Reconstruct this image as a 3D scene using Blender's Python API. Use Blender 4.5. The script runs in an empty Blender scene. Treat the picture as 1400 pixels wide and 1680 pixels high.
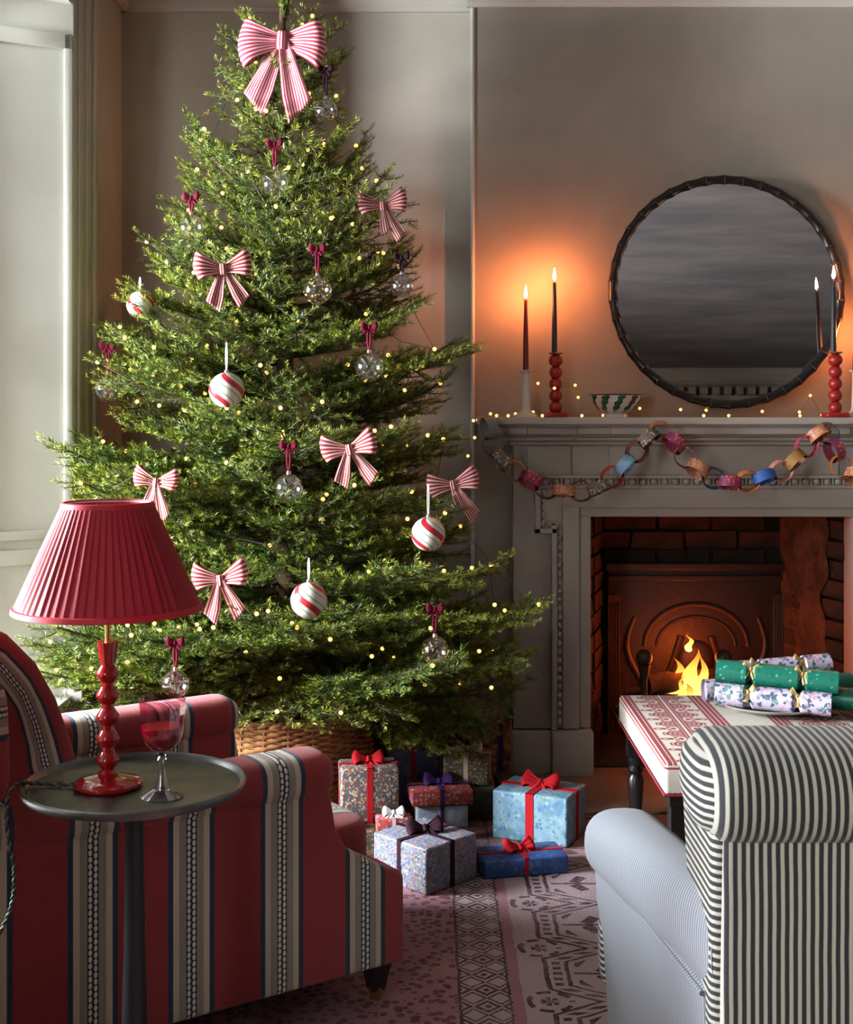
import bpy, math, random
import numpy as np
from mathutils import Vector, Matrix
PI = math.pi
scene = bpy.context.scene
C = scene.collection

# ------------------------------------------------------------------ camera
F, HZ, CH = 2200.0, 670.0, 1.35          # focal length in pixels, horizon row, camera height
cam_d = bpy.data.cameras.new('camera'); cam = bpy.data.objects.new('camera', cam_d); C.objects.link(cam)
cam.location = (0, 0, CH); cam.rotation_euler = (PI/2, 0, 0)
cam_d.sensor_fit = 'HORIZONTAL'; cam_d.sensor_width = 36; cam_d.lens = 36*F/1400
cam_d.shift_y = -(840-HZ)/1400; cam_d.clip_start = 0.05
scene.camera = cam
def at(px, py, Y):                       # a point of the room seen at that row and column, Y metres away
    return Vector(((px-700)*Y/F, Y, CH-(py-HZ)*Y/F))

# ------------------------------------------------------------------ world, daylight, exposure
w = bpy.data.worlds.new('world'); scene.world = w; w.use_nodes = True
w.node_tree.nodes['Background'].inputs[0].default_value = (0.62, 0.78, 1.0, 1)
w.node_tree.nodes['Background'].inputs[1].default_value = 0.3
def area(name, loc, rot, sx, sy, power, color):
    d = bpy.data.lights.new(name, 'AREA'); d.shape = 'RECTANGLE'; d.size = sx; d.size_y = sy
    d.energy = power; d.color = color
    o = bpy.data.objects.new(name, d); C.objects.link(o); o.location = loc; o.rotation_euler = rot
    return o
# bay daylight, and fill through an added, unseen second window, shining into the room (+X)
area('daylight_bay', (-3.4, 3.2, 1.62), (0, math.radians(-87), math.radians(6)), 1.2, 1.4, 1200, (0.95, 0.97, 1.0))
area('unseen_window_fill', (-2.05, -0.85, 1.75), (0, math.radians(-82), math.radians(42)), 2.0, 1.2, 225, (1.0, 0.94, 0.86))
vs = scene.view_settings
vs.view_transform = 'Standard'; vs.look = 'None'; vs.gamma = 1.0; vs.use_curve_mapping = False
vs.exposure = 0.0
cy = scene.cycles
cy.max_bounces = 7; cy.diffuse_bounces = 3; cy.glossy_bounces = 3; cy.transmission_bounces = 4; cy.transparent_max_bounces = 10
cy.use_adaptive_sampling = True; cy.adaptive_threshold = 0.07; cy.adaptive_min_samples = 12
cy.caustics_reflective = False; cy.caustics_refractive = False; cy.sample_clamp_indirect = 6.0

# ------------------------------------------------------------------ node expression helper
class S:
    def __init__(s, nt, sock): s.nt, s.k = nt, sock
    def _m(s, op, b=None, c=None):
        n = s.nt.nodes.new('ShaderNodeMath'); n.operation = op
        for i, v in enumerate((s, b, c)):
            if v is None: continue
            if isinstance(v, S): s.nt.links.new(v.k, n.inputs[i])
            else: n.inputs[i].default_value = float(v)
        return S(s.nt, n.outputs[0])
    def __add__(s, b): return s._m('ADD', b)
    __radd__ = __add__
    def __sub__(s, b): return s._m('SUBTRACT', b)
    def __rsub__(s, b): return (s*-1)+b
    def __mul__(s, b): return s._m('MULTIPLY', b)
    __rmul__ = __mul__
    def __truediv__(s, b): return s._m('DIVIDE', b)
    def __neg__(s): return s*-1
    def __lt__(s, b): return s._m('LESS_THAN', b)
    def __gt__(s, b): return s._m('GREATER_THAN', b)
    def mod(s, b): return s._m('FLOORED_MODULO', b)
    def abs(s): return s._m('ABSOLUTE')
    def floor(s): return s._m('FLOOR')
    def sin(s): return s._m('SINE')
    def pow(s, b): return s._m('POWER', b)
    def max(s, b): return s._m('MAXIMUM', b)
    def min(s, b): return s._m('MINIMUM', b)
    def sqrt(s): return s._m('SQRT')
    def atan2(s, b): return s._m('ARCTAN2', b)
    def cl(s):
        r = s._m('ADD', 0.0); r.k.node.use_clamp = True; return r
    def step(s, a, b):                    # linear ramp 0..1 between a and b
        return ((s-a)/(b-a)).cl()
    def dist(s, p, c0=0.0):               # distance to the nearest multiple of p
        return ((s-c0+p/2).mod(p)-p/2).abs()

class Mat:
    def __init__(s, name, rough=0.6, color=None, **kw):
        s.m = bpy.data.materials.new(name); s.m.use_nodes = True; s.nt = s.m.node_tree
        s.b = s.nt.nodes['Principled BSDF']; s.b.inputs['Roughness'].default_value = rough
        if color is not None: s.set('Base Color', color)
        for k, v in kw.items(): s.set(k.replace('_', ' '), v)
    def set(s, k, v):
        i = s.b.inputs[k]
        if isinstance(v, S): s.nt.links.new(v.k, i)
        elif isinstance(v, (tuple, list)): i.default_value = (*v, 1) if len(v) == 3 else v
        else: i.default_value = v
    def coord(s, which='Object'):
        if not hasattr(s, '_tc'): s._tc = s.nt.nodes.new('ShaderNodeTexCoord')
        return S(s.nt, s._tc.outputs[which])
    def xyz(s, which='Object'):
        n = s.nt.nodes.new('ShaderNodeSeparateXYZ'); s.nt.links.new(s.coord(which).k, n.inputs[0])
        return [S(s.nt, o) for o in n.outputs]
    def vec(s, x, y, z):
        n = s.nt.nodes.new('ShaderNodeCombineXYZ')
        for i, v in enumerate((x, y, z)):
            if isinstance(v, S): s.nt.links.new(v.k, n.inputs[i])
            else: n.inputs[i].default_value = v
        return S(s.nt, n.outputs[0])
    def noise(s, scale, detail=3, rough=0.55, vec=None, which='Object'):
        n = s.nt.nodes.new('ShaderNodeTexNoise'); n.inputs['Scale'].default_value = scale
        n.inputs['Detail'].default_value = detail; n.inputs['Roughness'].default_value = rough
        s.nt.links.new((vec or s.coord(which)).k, n.inputs['Vector']); return S(s.nt, n.outputs[0])
    def voro(s, scale, vec=None, which='Object', rnd=1.0):
        n = s.nt.nodes.new('ShaderNodeTexVoronoi'); n.inputs['Scale'].default_value = scale
        n.inputs['Randomness'].default_value = rnd
        s.nt.links.new((vec or s.coord(which)).k, n.inputs['Vector'])
        sp = s.nt.nodes.new('ShaderNodeSeparateColor'); s.nt.links.new(n.outputs['Color'], sp.inputs[0])
        return S(s.nt, n.outputs['Distance']), S(s.nt, sp.outputs[0]), S(s.nt, sp.outputs[1])
    def rnd(s):
        n = s.nt.nodes.new('ShaderNodeObjectInfo'); return S(s.nt, n.outputs['Random'])
    def mix(s, a, b, f):
        n = s.nt.nodes.new('ShaderNodeMix'); n.data_type = 'RGBA'
        for i, v in ((6, a), (7, b)):
            if isinstance(v, S): s.nt.links.new(v.k, n.inputs[i])
            else: n.inputs[i].default_value = (*v, 1)
        if isinstance(f, S): s.nt.links.new(f.k, n.inputs[0])
        else: n.inputs[0].default_value = f
        return S(s.nt, n.outputs[2])
    def bump(s, h, strength=0.3, dist=0.01):
        n = s.nt.nodes.new('ShaderNodeBump'); n.inputs['Strength'].default_value = strength
        n.inputs['Distance'].default_value = dist
        s.nt.links.new(h.k, n.inputs['Height']); s.set('Normal', S(s.nt, n.outputs[0])); return s
    def emit(s, col, strength, sample=True):
        s.set('Emission Color', col); s.set('Emission Strength', strength)
        if not sample: s.m.cycles.emission_sampling = 'NONE'
        return s

# ------------------------------------------------------------------ mesh helpers
class MB:
    def __init__(s): s.v, s.f, s.uv = [], [], []
    def add(s, vs, fs, uvs=None):
        o = len(s.v); s.v += [tuple(p) for p in vs]; s.f += [tuple(i+o for i in f) for f in fs]
        s.uv += list(uvs) if uvs else [(0, 0)]*len(vs); return s
    def box(s, x0, x1, y0, y1, z0, z1, M=None):
        p = [Vector((x, y, z)) for z in (z0, z1) for y in (y0, y1) for x in (x0, x1)]
        if M: p = [M @ q for q in p]
        return s.add(p, [(0, 2, 3, 1), (4, 5, 7, 6), (0, 1, 5, 4), (2, 6, 7, 3), (0, 4, 6, 2), (1, 3, 7, 5)])
    def grid(s, fn, nu, nv, closeu=False, closev=False):
        vs, uv = [], []
        for i in range(nu):
            for j in range(nv):
                u = i/(nu if closeu else nu-1); v = j/(nv if closev else nv-1)
                vs.append(fn(u, v)); uv.append((u, v))
        fs = []
        for i in range(nu if closeu else nu-1):
            for j in range(nv if closev else nv-1):
                a, b = i, (i+1) % nu; c, d = j, (j+1) % nv
                fs.append((a*nv+c, b*nv+c, b*nv+d, a*nv+d))
        return s.add(vs, fs, uv)
    def lathe(s, prof, n=32, c=(0, 0, 0), cap=True, M=None):
        vs = []; k = len(prof)
        for i in range(n):
            a = 2*PI*i/n
            for r, z in prof:
                p = Vector((c[0]+r*math.cos(a), c[1]+r*math.sin(a), c[2]+z)); vs.append(M @ p if M else p)
        fs = [(i*k+j, ((i+1) % n)*k+j, ((i+1) % n)*k+j+1, i*k+j+1) for i in range(n) for j in range(k-1)]
        if cap: fs += [tuple(i*k for i in range(n))[::-1], tuple(i*k+k-1 for i in range(n))]
        return s.add(vs, fs)
    def tube(s, pts, r, n=8, cap=True, close=False):
        pts = [Vector(p) for p in pts]; m = len(pts); rr = r if isinstance(r, (list, tuple)) else [r]*m
        vs = []; up = None
        for i in range(m):
            if close: t = (pts[(i+1) % m]-pts[i-1]).normalized()
            else: t = (pts[min(i+1, m-1)]-pts[max(i-1, 0)]).normalized()
            if up is None: up = t.orthogonal().normalized()
            up = (up-t*up.dot(t)); up = up.normalized() if up.length > 1e-6 else t.orthogonal().normalized()
            q = t.cross(up)
            for j in range(n):
                a = 2*PI*j/n; vs.append(pts[i]+(up*math.cos(a)+q*math.sin(a))*rr[i])
        e = m if close else m-1
        fs = [(i*n+j, i*n+(j+1) % n, ((i+1) % m)*n+(j+1) % n, ((i+1) % m)*n+j) for i in range(e) for j in range(n)]
        if cap and not close: fs += [tuple(range(n))[::-1], tuple((m-1)*n+j for j in range(n))]
        return s.add(vs, fs)
    def prism(s, poly, a0, a1, axis='y'):
        # poly in the plane of the two other axes, extruded along axis
        def P(p, a): return {'y': (p[0], a, p[1]), 'x': (a, p[0], p[1]), 'z': (p[0], p[1], a)}[axis]
        n = len(poly); vs = [P(p, a0) for p in poly]+[P(p, a1) for p in poly]
        fs = [tuple(range(n)), tuple(range(n, 2*n))[::-1]]+[(i, i+n, (i+1) % n+n, (i+1) % n) for i in range(n)]
        return s.add(vs, fs)
    def sphere(s, c, r, n=16, m=10, sc=(1, 1, 1)):
        return s.lathe([(max(1e-5, r*math.sin(PI*j/m))*1.0, -r*math.cos(PI*j/m)) for j in range(m+1)], n, (0, 0, 0), cap=False,
                       M=Matrix.Translation(c) @ Matrix.Diagonal((*sc, 1)))
    def mesh(s, name, mat, smooth=True, angle=40):
        me = bpy.data.meshes.new(name); me.from_pydata(s.v, [], s.f); me.validate()
        if any(u != (0, 0) for u in s.uv) and len(me.vertices) == len(s.uv):
            l = me.uv_layers.new(name='uv'); idx = np.empty(len(me.loops), np.int32); me.loops.foreach_get('vertex_index', idx)
            l.data.foreach_set('uv', np.array(s.uv, np.float32)[idx].ravel())
        import bmesh
        bm = bmesh.new(); bm.from_mesh(me); bmesh.ops.recalc_face_normals(bm, faces=bm.faces); bm.to_mesh(me); bm.free()
        if mat: me.materials.append(mat.m if isinstance(mat, Mat) else mat)
        if smooth:
            me.shade_smooth()
            try: me.set_sharp_from_angle(angle=math.radians(angle))
            except Exception: pass
        return me
    def build(s, name, mat, parent=None, smooth=True, angle=40, bevel=0, solid=0, sub=0):
        o = bpy.data.objects.new(name, s.mesh(name, mat, smooth, angle)); C.objects.link(o)
        if parent: o.parent = parent
        if solid:
            m = o.modifiers.new('solid', 'SOLIDIFY'); m.thickness = solid; m.offset = 0
        if bevel:
            m = o.modifiers.new('bevel', 'BEVEL'); m.width = bevel; m.segments = 3 if bevel > 0.006 else 2; m.limit_method = 'ANGLE'
            m.angle_limit = math.radians(35); m.harden_normals = False
            if not smooth: o.data.shade_smooth(); 
        if sub:
            m = o.modifiers.new('sub', 'SUBSURF'); m.levels = m.render_levels = sub
        return o
def tag(o, label, cat, group=None, kind=None):
    if label: o['label'] = label
    if cat: o['category'] = cat
    if group: o['group'] = group
    if kind: o['kind'] = kind
    return o
def struct(o): o['kind'] = 'structure'; return o
def thing(name, label, cat, loc=(0, 0, 0), rz=0, group=None):
    o = bpy.data.objects.new(name, None); C.objects.link(o); o.location = loc; o.rotation_euler = (0, 0, rz)
    o.empty_display_size = 0.05
    return tag(o, label, cat, group)
def inst(me, name, parent, M):
    o = bpy.data.objects.new(name, me); C.objects.link(o); o.parent = parent; o.matrix_local = M; return o
def TR(x, y, z): return Matrix.Translation((x, y, z))
def RX(a): return Matrix.Rotation(a, 4, 'X')
def RY(a): return Matrix.Rotation(a, 4, 'Y')
def RZ(a): return Matrix.Rotation(a, 4, 'Z')
def SC(x, y=None, z=None): return Matrix.Diagonal((x, x if y is None else y, x if z is None else z, 1))
rng = random.Random(7)

# ------------------------------------------------------------------ materials
def paint(name, col, var=0.12, rough=0.7):
    m = Mat(name, rough); n = m.noise(1.7, 4); n2 = m.noise(9, 3)
    f = (n*0.7+n2*0.3).step(0.3, 0.7)
    m.set('Base Color', m.mix(tuple(c*(1-var) for c in col), tuple(min(1, c*(1+var)) for c in col), f))
    return m.bump(m.noise(60, 2), 0.08, 0.004)
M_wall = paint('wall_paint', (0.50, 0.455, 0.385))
M_far = paint('bounce_cut_paint', (0.13, 0.115, 0.09))  # unseen right and back walls, kept dark to cut bounced light
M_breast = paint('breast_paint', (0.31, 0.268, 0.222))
M_trim = paint('trim_paint', (0.52, 0.49, 0.44), 0.05, 0.5)
M_stone = paint('surround_stone', (0.42, 0.375, 0.335), 0.08, 0.5)
M_reveal = paint('shutter_paint', (0.56, 0.56, 0.50), 0.06, 0.55)
M_ceil = Mat('ceiling_plaster', 0.9)
_x, _y, _z = M_ceil.xyz()
M_ceil.set('Base Color', M_ceil.mix((0.13, 0.115, 0.115), (0.23, 0.21, 0.20), M_ceil.noise(1.4, 4, 0.6, M_ceil.vec(_x*0.8, _y*2.5, 0)).step(0.35, 0.65)))
M_blackpaint = Mat('black_skirting_paint', 0.45, (0.012, 0.011, 0.011))

M_floor = Mat('floor_boards', 0.45)
_n = M_floor.noise(6, 5, 0.6, M_floor.vec(M_floor.xyz()[0]*6, M_floor.xyz()[1], 0))
M_floor.set('Base Color', M_floor.mix((0.055, 0.028, 0.016), (0.15, 0.085, 0.05), _n.step(0.3, 0.7)))
M_hearth = paint('hearth_stone', (0.21, 0.145, 0.10), 0.35, 0.6)

# rug ----------------------------------------------------------------
M_rug = Mat('rug_pile', 0.95)
def rug_mat(m):
    x, y, z = m.xyz()
    wob = (m.noise(18, 2)-0.5)*0.012; x = x+wob; y = y+(m.noise(21, 2, 0.5, m.vec(x, y, 3.0))-0.5)*0.012
    a = (x-0.52).abs()
    P = 0.30; yy = (y-3.17+P/2).mod(P)-P/2; b = yy.abs()
    hexd = a.max(a*0.62+b*1.05)                     # lozenge with flat sides
    line = lambda d, c, wd: ((d-c).abs() < wd)
    infield = a < 0.30
    k = line(hexd, 0.235, 0.006).max(line(hexd, 0.185, 0.005))
    ladder = (hexd-0.21).abs()._m('LESS_THAN', 0.010)*(b.dist(0.03) < 0.008)
    k = k.max(ladder)
    # leaf fronds inside and between the lozenges
    r = (a*a+b*b).sqrt(); th = b.atan2(a)
    frond = ((a*70+b*46).sin() > 0.25)*((b-a*0.55+0.02).abs() < 0.030)*(hexd < 0.165)
    stem = (b < 0.005)*(hexd < 0.17)
    b2 = (P/2-b); d2 = ((a-0.24)*(a-0.24)+b2*b2).sqrt()
    flo = (d2 < 0.055)*((d2*150).sin() > -0.1)*((b2.atan2(a-0.24)*6).sin() > -0.5)
    k = k.max(frond).max(stem).max(flo)*infield
    # border bands
    band1 = (a > 0.30)*(a < 0.325)
    b3 = y.dist(0.085, 0.02); a3 = a.dist(0.062, 0.383)
    dm = a3+b3
    dia = line(dm, 0.026, 0.006).max(dm < 0.010).max(line(dm, 0.045, 0.004))*((a > 0.325)*(a < 0.445))
    ln = line(a, 0.33, 0.003).max(line(a, 0.445, 0.004))
    spk = (m.voro(42)[0] < 0.42)*(a > 0.45)
    k = k.max(dia).max(ln).max(spk*0.8)
    worn = m.noise(7, 4, 0.6).step(0.28, 0.62)*0.55+m.noise(70, 2).step(0.3, 0.6)*0.45
    k = (k*(worn*0.7+0.45)).cl()
    bandc = (a > 0.45).max(band1)
    base = m.mix((0.33, 0.255, 0.27), (0.25, 0.092, 0.115), bandc*0.8)
    base = m.mix(base, (0.11, 0.052, 0.055), m.noise(2.3, 3).step(0.5, 0.75)*0.55)
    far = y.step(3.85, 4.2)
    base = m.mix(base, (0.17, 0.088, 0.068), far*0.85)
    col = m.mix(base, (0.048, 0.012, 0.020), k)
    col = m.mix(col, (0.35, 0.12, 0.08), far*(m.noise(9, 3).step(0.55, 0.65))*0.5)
    m.set('Base Color', col); m.bump(m.noise(240, 2)+k*-0.4, 0.6, 0.006)
rug_mat(M_rug)

def brick_mat():
    m = Mat('sooty_brick', 0.9); n = m.noise(14, 4); r = m.rnd()
    c = m.mix((0.022, 0.012, 0.009), (0.085, 0.032, 0.018), r*0.7+n*0.3)
    m.set('Base Color', m.mix(c, (0.008, 0.007, 0.006), m.noise(5, 4).step(0.32, 0.58)))
    return m.bump(m.noise(40, 4), 0.5, 0.01)
M_brick = brick_mat()
M_mortar = paint('sooty_mortar', (0.016, 0.012, 0.010), 0.5, 0.95)
M_render = Mat('flaking_render', 0.85)
M_render.set('Base Color', M_render.mix((0.030, 0.016, 0.011), (0.10, 0.045, 0.026), M_render.noise(11, 5, 0.7).step(0.42, 0.62)))
M_render.bump(M_render.noise(22, 4), 0.6, 0.02)
M_iron = Mat('cast_iron', 0.5, (0.035, 0.022, 0.016), Metallic=0.3)
M_iron.bump(M_iron.noise(50, 3), 0.3, 0.006)
M_log = Mat('charred_log', 0.9); M_log.set('Base Color', M_log.mix((0.006, 0.005, 0.004), (0.035, 0.018, 0.012), M_log.noise(20, 3).step(0.45, 0.7)))
M_ember = Mat('embers', 0.9, (0.1, 0.02, 0.01)); M_ember.emit((1, 0.16, 0.02), M_ember.noise(45, 3).step(0.45, 0.7)*14)

def flame_mat(name, zb, zt, st):
    m = Mat(name, 1.0, (0, 0, 0)); z = m.xyz()[2]; t = z.step(zb, zt)
    c = m.mix((1.0, 0.60, 0.12), (1.0, 0.25, 0.02), t.pow(0.7)); m.emit(c, (1.15-t)*st, False); return m
M_fire = flame_mat('fire_flame', 0.0, 1.0, 5.5)
M_cflame = Mat('candle_flame', 1, (0, 0, 0)); M_cflame.emit((1.0, 0.26, 0.075), 1050)

# tree
M_bark = Mat('fir_bark', 0.9); M_bark.set('Base Color', M_bark.mix((0.05, 0.028, 0.016), (0.16, 0.09, 0.05), M_bark.noise(40, 4)))
M_twig = Mat('twig_bark', 0.9, (0.075, 0.052, 0.025))
M_needle = Mat('fir_needles', 0.42)
_u = M_needle.xyz('UV'); _r = M_needle.rnd()
_nn = M_needle.noise(9, 3)
_c = M_needle.mix((0.008, 0.046, 0.015), (0.036, 0.115, 0.016), _nn.step(0.35, 0.65))
_c = M_needle.mix(_c, (0.40, 0.42, 0.035), _u[0].pow(1.1)*0.85*(_r*0.6+0.5))
M_needle.set('Base Color', _c); M_needle.set('Subsurface Weight', 0.0)
M_needle.set('Transmission Weight', 0.0)
M_needle.set('Specular IOR Level', 0.35)

def ribbon_mat(name, red, white, n=9):
    m = Mat(name, 0.75); u, v, _ = m.xyz('UV'); d = (u*n).dist(1.0)
    m.set('Base Color', m.mix(red, white, d.step(0.25, 0.30))); m.bump(m.noise(500, 2), 0.2, 0.001)
    return m
M_stripe_big = ribbon_mat('big_bow_cotton', (0.36, 0.022, 0.055), (0.68, 0.42, 0.43), 10)
M_stripe = ribbon_mat('bow_cotton', (0.27, 0.008, 0.018), (0.64, 0.46, 0.41), 6)
def velvet(name, col):
    m = Mat(name, 0.8, col); m.set('Specular IOR Level', 0.15); return m
M_velvet = velvet('burgundy_velvet', (0.095, 0.002, 0.013))
M_velvet_dark = velvet('dark_plum_velvet', (0.016, 0.003, 0.007))
M_satin_white = Mat('white_satin', 0.5, (0.75, 0.74, 0.72))
M_red_ribbon = velvet('red_ribbon', (0.38, 0.008, 0.014))
M_purple_ribbon = velvet('purple_ribbon', (0.045, 0.018, 0.10))
M_beige_ribbon = Mat('beige_ribbon', 0.6, (0.40, 0.31, 0.24))
M_silver_ribbon = Mat('silver_ribbon', 0.45, (0.58, 0.54, 0.56))

def thin_glass(name, tint=(1, 1, 1), rim=0.5, base=0.05, dots=None, dscale=60, dthr=0.25):
    m = Mat(name, 0.03); nt = m.nt; nt.nodes.remove(m.b)
    out = nt.nodes['Material Output']
    tr = nt.nodes.new('ShaderNodeBsdfTransparent'); tr.inputs[0].default_value = (*tint, 1)
    gl = nt.nodes.new('ShaderNodeBsdfGlossy'); gl.inputs['Roughness'].default_value = 0.04
    gl.inputs[0].default_value = (0.95, 0.95, 0.95, 1)
    lw = nt.nodes.new('ShaderNodeLayerWeight'); lw.inputs[0].default_value = 0.5
    f = S(nt, lw.outputs['Facing']).pow(2.6)*rim+base
    mx = nt.nodes.new('ShaderNodeMixShader'); nt.links.new(f.k, mx.inputs[0])
    nt.links.new(tr.outputs[0], mx.inputs[1]); nt.links.new(gl.outputs[0], mx.inputs[2])
    last = mx.outputs[0]
    if dots:
        d, a, b = m.voro(dscale)
        df = nt.nodes.new('ShaderNodeBsdfPrincipled'); df.inputs['Base Color'].default_value = (*dots, 1); df.inputs['Roughness'].default_value = 0.3
        m2 = nt.nodes.new('ShaderNodeMixShader'); nt.links.new((d < dthr).k, m2.inputs[0])
        nt.links.new(last, m2.inputs[1]); nt.links.new(df.outputs[0], m2.inputs[2]); last = m2.outputs[0]
    nt.links.new(last, out.inputs['Surface']); return m
M_glass = thin_glass('clear_bauble_glass', (0.95, 0.94, 0.92), 0.9, 0.20)
M_glass_red = thin_glass('red_dotted_glass', (0.95, 0.93, 0.92), 0.8, 0.20, (0.42, 0.04, 0.06), 75, 0.22)
M_glass_gold = thin_glass('gold_dotted_glass', (0.93, 0.9, 0.82), 0.8, 0.18, (0.40, 0.24, 0.06), 80, 0.25)
M_glass_dark = thin_glass('dark_dotted_glass', (0.95, 0.93, 0.92), 0.8, 0.18, (0.05, 0.02, 0.03), 75, 0.22)
M_pane = thin_glass('window_pane', (0.97, 0.99, 1.0), 0.3, 0.03)
M_pinkglass = thin_glass('pink_wine_glass', (0.92, 0.64, 0.71), 0.5, 0.07)
M_stemglass = thin_glass('clear_stem_glass', (0.80, 0.80, 0.80), 0.9, 0.16)
M_wine = Mat('red_wine', 0.08, (0.24, 0.004, 0.018))
M_cap = Mat('silver_cap', 0.25, (0.7, 0.66, 0.6), Metallic=1.0)
def swirl():
    m = Mat('candy_swirl', 0.35); x, y, z = m.xyz()
    t = (y*-1).atan2(x)/(2*PI)*3-z*13; d = t.dist(1.0)
    c = m.mix((0.40, 0.016, 0.03), (0.62, 0.56, 0.40), d.step(0.13, 0.15))
    c = m.mix(c, (0.62, 0.60, 0.52), d.step(0.17, 0.20))
    c = m.mix(c, (0.05, 0.14, 0.07), (d-0.34).abs()._m('LESS_THAN', 0.018))
    m.set('Base Color', c); return m
M_swirl = swirl()
M_bulb = Mat('warm_bulb', 0.4, (1, 0.7, 0.3)); M_bulb.emit((1.0, 0.50, 0.10), 5.0, False)
M_wire = Mat('green_wire', 0.6, (0.012, 0.028, 0.012))
M_copper = Mat('copper_wire', 0.4, (0.45, 0.28, 0.16), Metallic=0.8)
M_wicker = Mat('wicker', 0.6); M_wicker.set('Base Color', M_wicker.mix((0.20, 0.075, 0.026), (0.55, 0.27, 0.10), M_wicker.noise(24, 4).step(0.3, 0.7)))

# fabrics
def kilim(name, mode):
    m = Mat(name, 0.85); x, y, z = m.xyz()
    if mode == 'x': c, o, ph = x, z, -0.105
    elif mode == 'y': c, o, ph = y, x+z, 0.26
    elif mode == 'z': c, o, ph = z, x+y, 0.05
    else:
        u, v, _ = m.xyz('UV'); c, o, ph = u, v, 0.115
    t = c.dist(0.208, ph)
    sgn = (c-ph+0.104).mod(0.208)-0.104
    weave = m.noise(160, 2, 0.5, m.vec(c*3, o*0.5, 0)); wv2 = m.noise(420, 2)
    red = m.mix((0.20, 0.015, 0.018), (0.33, 0.034, 0.033), (weave*0.6+wv2*0.4).step(0.3, 0.7))
    col = m.mix(red, (0.014, 0.032, 0.062), t < 0.051)
    col = m.mix(col, (0.50, 0.42, 0.31), t < 0.040)
    col = m.mix(col, (0.27, 0.23, 0.19), t < 0.027)
    col = m.mix(col, (0.012, 0.014, 0.025), t < 0.0115)
    row = (o/0.013); hs = (sgn > 0)*0.5
    dd = ((row+hs).dist(1.0)*2.0).pow(2)+((t-0.0055)/0.0042).pow(2)
    col = m.mix(col, (0.62, 0.58, 0.52), (dd < 0.8))
    m.set('Base Color', m.mix(col, (0.05, 0.03, 0.03), wv2.step(0.55, 0.8)*0.25))
    m.set('Sheen Weight', 0.15)
    return m.bump(weave+wv2, 0.35, 0.003)
M_kil_x, M_kil_y, M_kil_z, M_kil_uv = kilim('kilim_side', 'x'), kilim('kilim_seat', 'y'), kilim('kilim_cushion', 'z'), kilim('kilim_border', 'uv')
M_underside = Mat('black_underside', 0.9, (0.01, 0.009, 0.008))
def ticking(name, mode):
    m = Mat(name, 0.85); x, y, z = m.xyz(); c = {'x': x, 'y': y, 'z': z}[mode]
    wob = (m.noise(7, 2)-0.5)*0.006
    if mode == 'y': d = (c+wob).dist(0.0088); f = d.step(0.0008, 0.0026); col = m.mix((0.10, 0.113, 0.14), (0.245, 0.26, 0.29), f)
    else: d = (c+wob*0.6).dist(0.0130); f = d.step(0.0028, 0.0044); col = m.mix((0.016, 0.018, 0.022), (0.42, 0.405, 0.355), f)
    m.set('Base Color', col); m.set('Sheen Weight', 0.1); return m.bump(m.noise(420, 2), 0.3, 0.002)
M_tick_x, M_tick_y, M_tick_z = ticking('ticking_back', 'x'), ticking('ticking_arm', 'y'), ticking('ticking_side', 'z')
M_darkwood = Mat('black_wood', 0.3, (0.012, 0.009, 0.008))
M_brass = Mat('brass', 0.3, (0.55, 0.36, 0.12), Metallic=1.0)

def suzani():
    m = Mat('embroidered_cotton', 0.85); x, y, z = m.xyz()
    p = 0.408; c = (x-0.726+p/2).mod(p)-p/2; a = c.abs()
    red, white = (0.17, 0.006, 0.014), (0.42, 0.385, 0.335)
    k = None
    for cc, wd in ((0.094, 0.0045), (0.107, 0.0058), (0.122, 0.0058), (0.135, 0.0045), (0.007, 0.0030), (0.0145, 0.0026)):
        t = ((a-cc).abs() < wd); k = t if k is None else k.max(t)
    q = 0.115; yy = y.dist(q, 0.03)
    # scalloped half discs on both sides of the stem
    th = yy.atan2(a-0.016); r = ((a-0.016)*(a-0.016)+(yy*yy)*1.9).sqrt()
    edge = 0.054+(th*9).sin()*0.004
    disc = (r < edge)*(((r*480).sin() > -0.72))*(a > 0.016)
    yb = (q/2-yy); r2 = ((a-0.045)*(a-0.045)+yb*yb*1.4).sqrt()
    flo = (r2 < 0.021)*((yb.atan2(a-0.045)*5).sin() > -0.4)*(r2 > 0.005)
    r3 = ((a-0.075)*(a-0.075)+yb*yb*1.4).sqrt(); cur = ((r3-0.010).abs() < 0.0038)
    top = z > 0.4495
    kk = k.max(disc).max(flo).max(cur)*(z > 0.444)
    border = ((z-0.4365).abs() < 0.0028).max((z-0.372+(y+x).dist(0.014)*0.35).abs()._m('LESS_THAN', 0.0032))
    kk = kk.max(border)
    thread = m.noise(350, 2)
    m.set('Base Color', m.mix(m.mix((0.37, 0.335, 0.285), white, thread.step(0.3, 0.7)), red, kk*0.95))
    return m.bump(thread+kk*0.5, 0.35, 0.003)
M_suzani = suzani()

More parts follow.
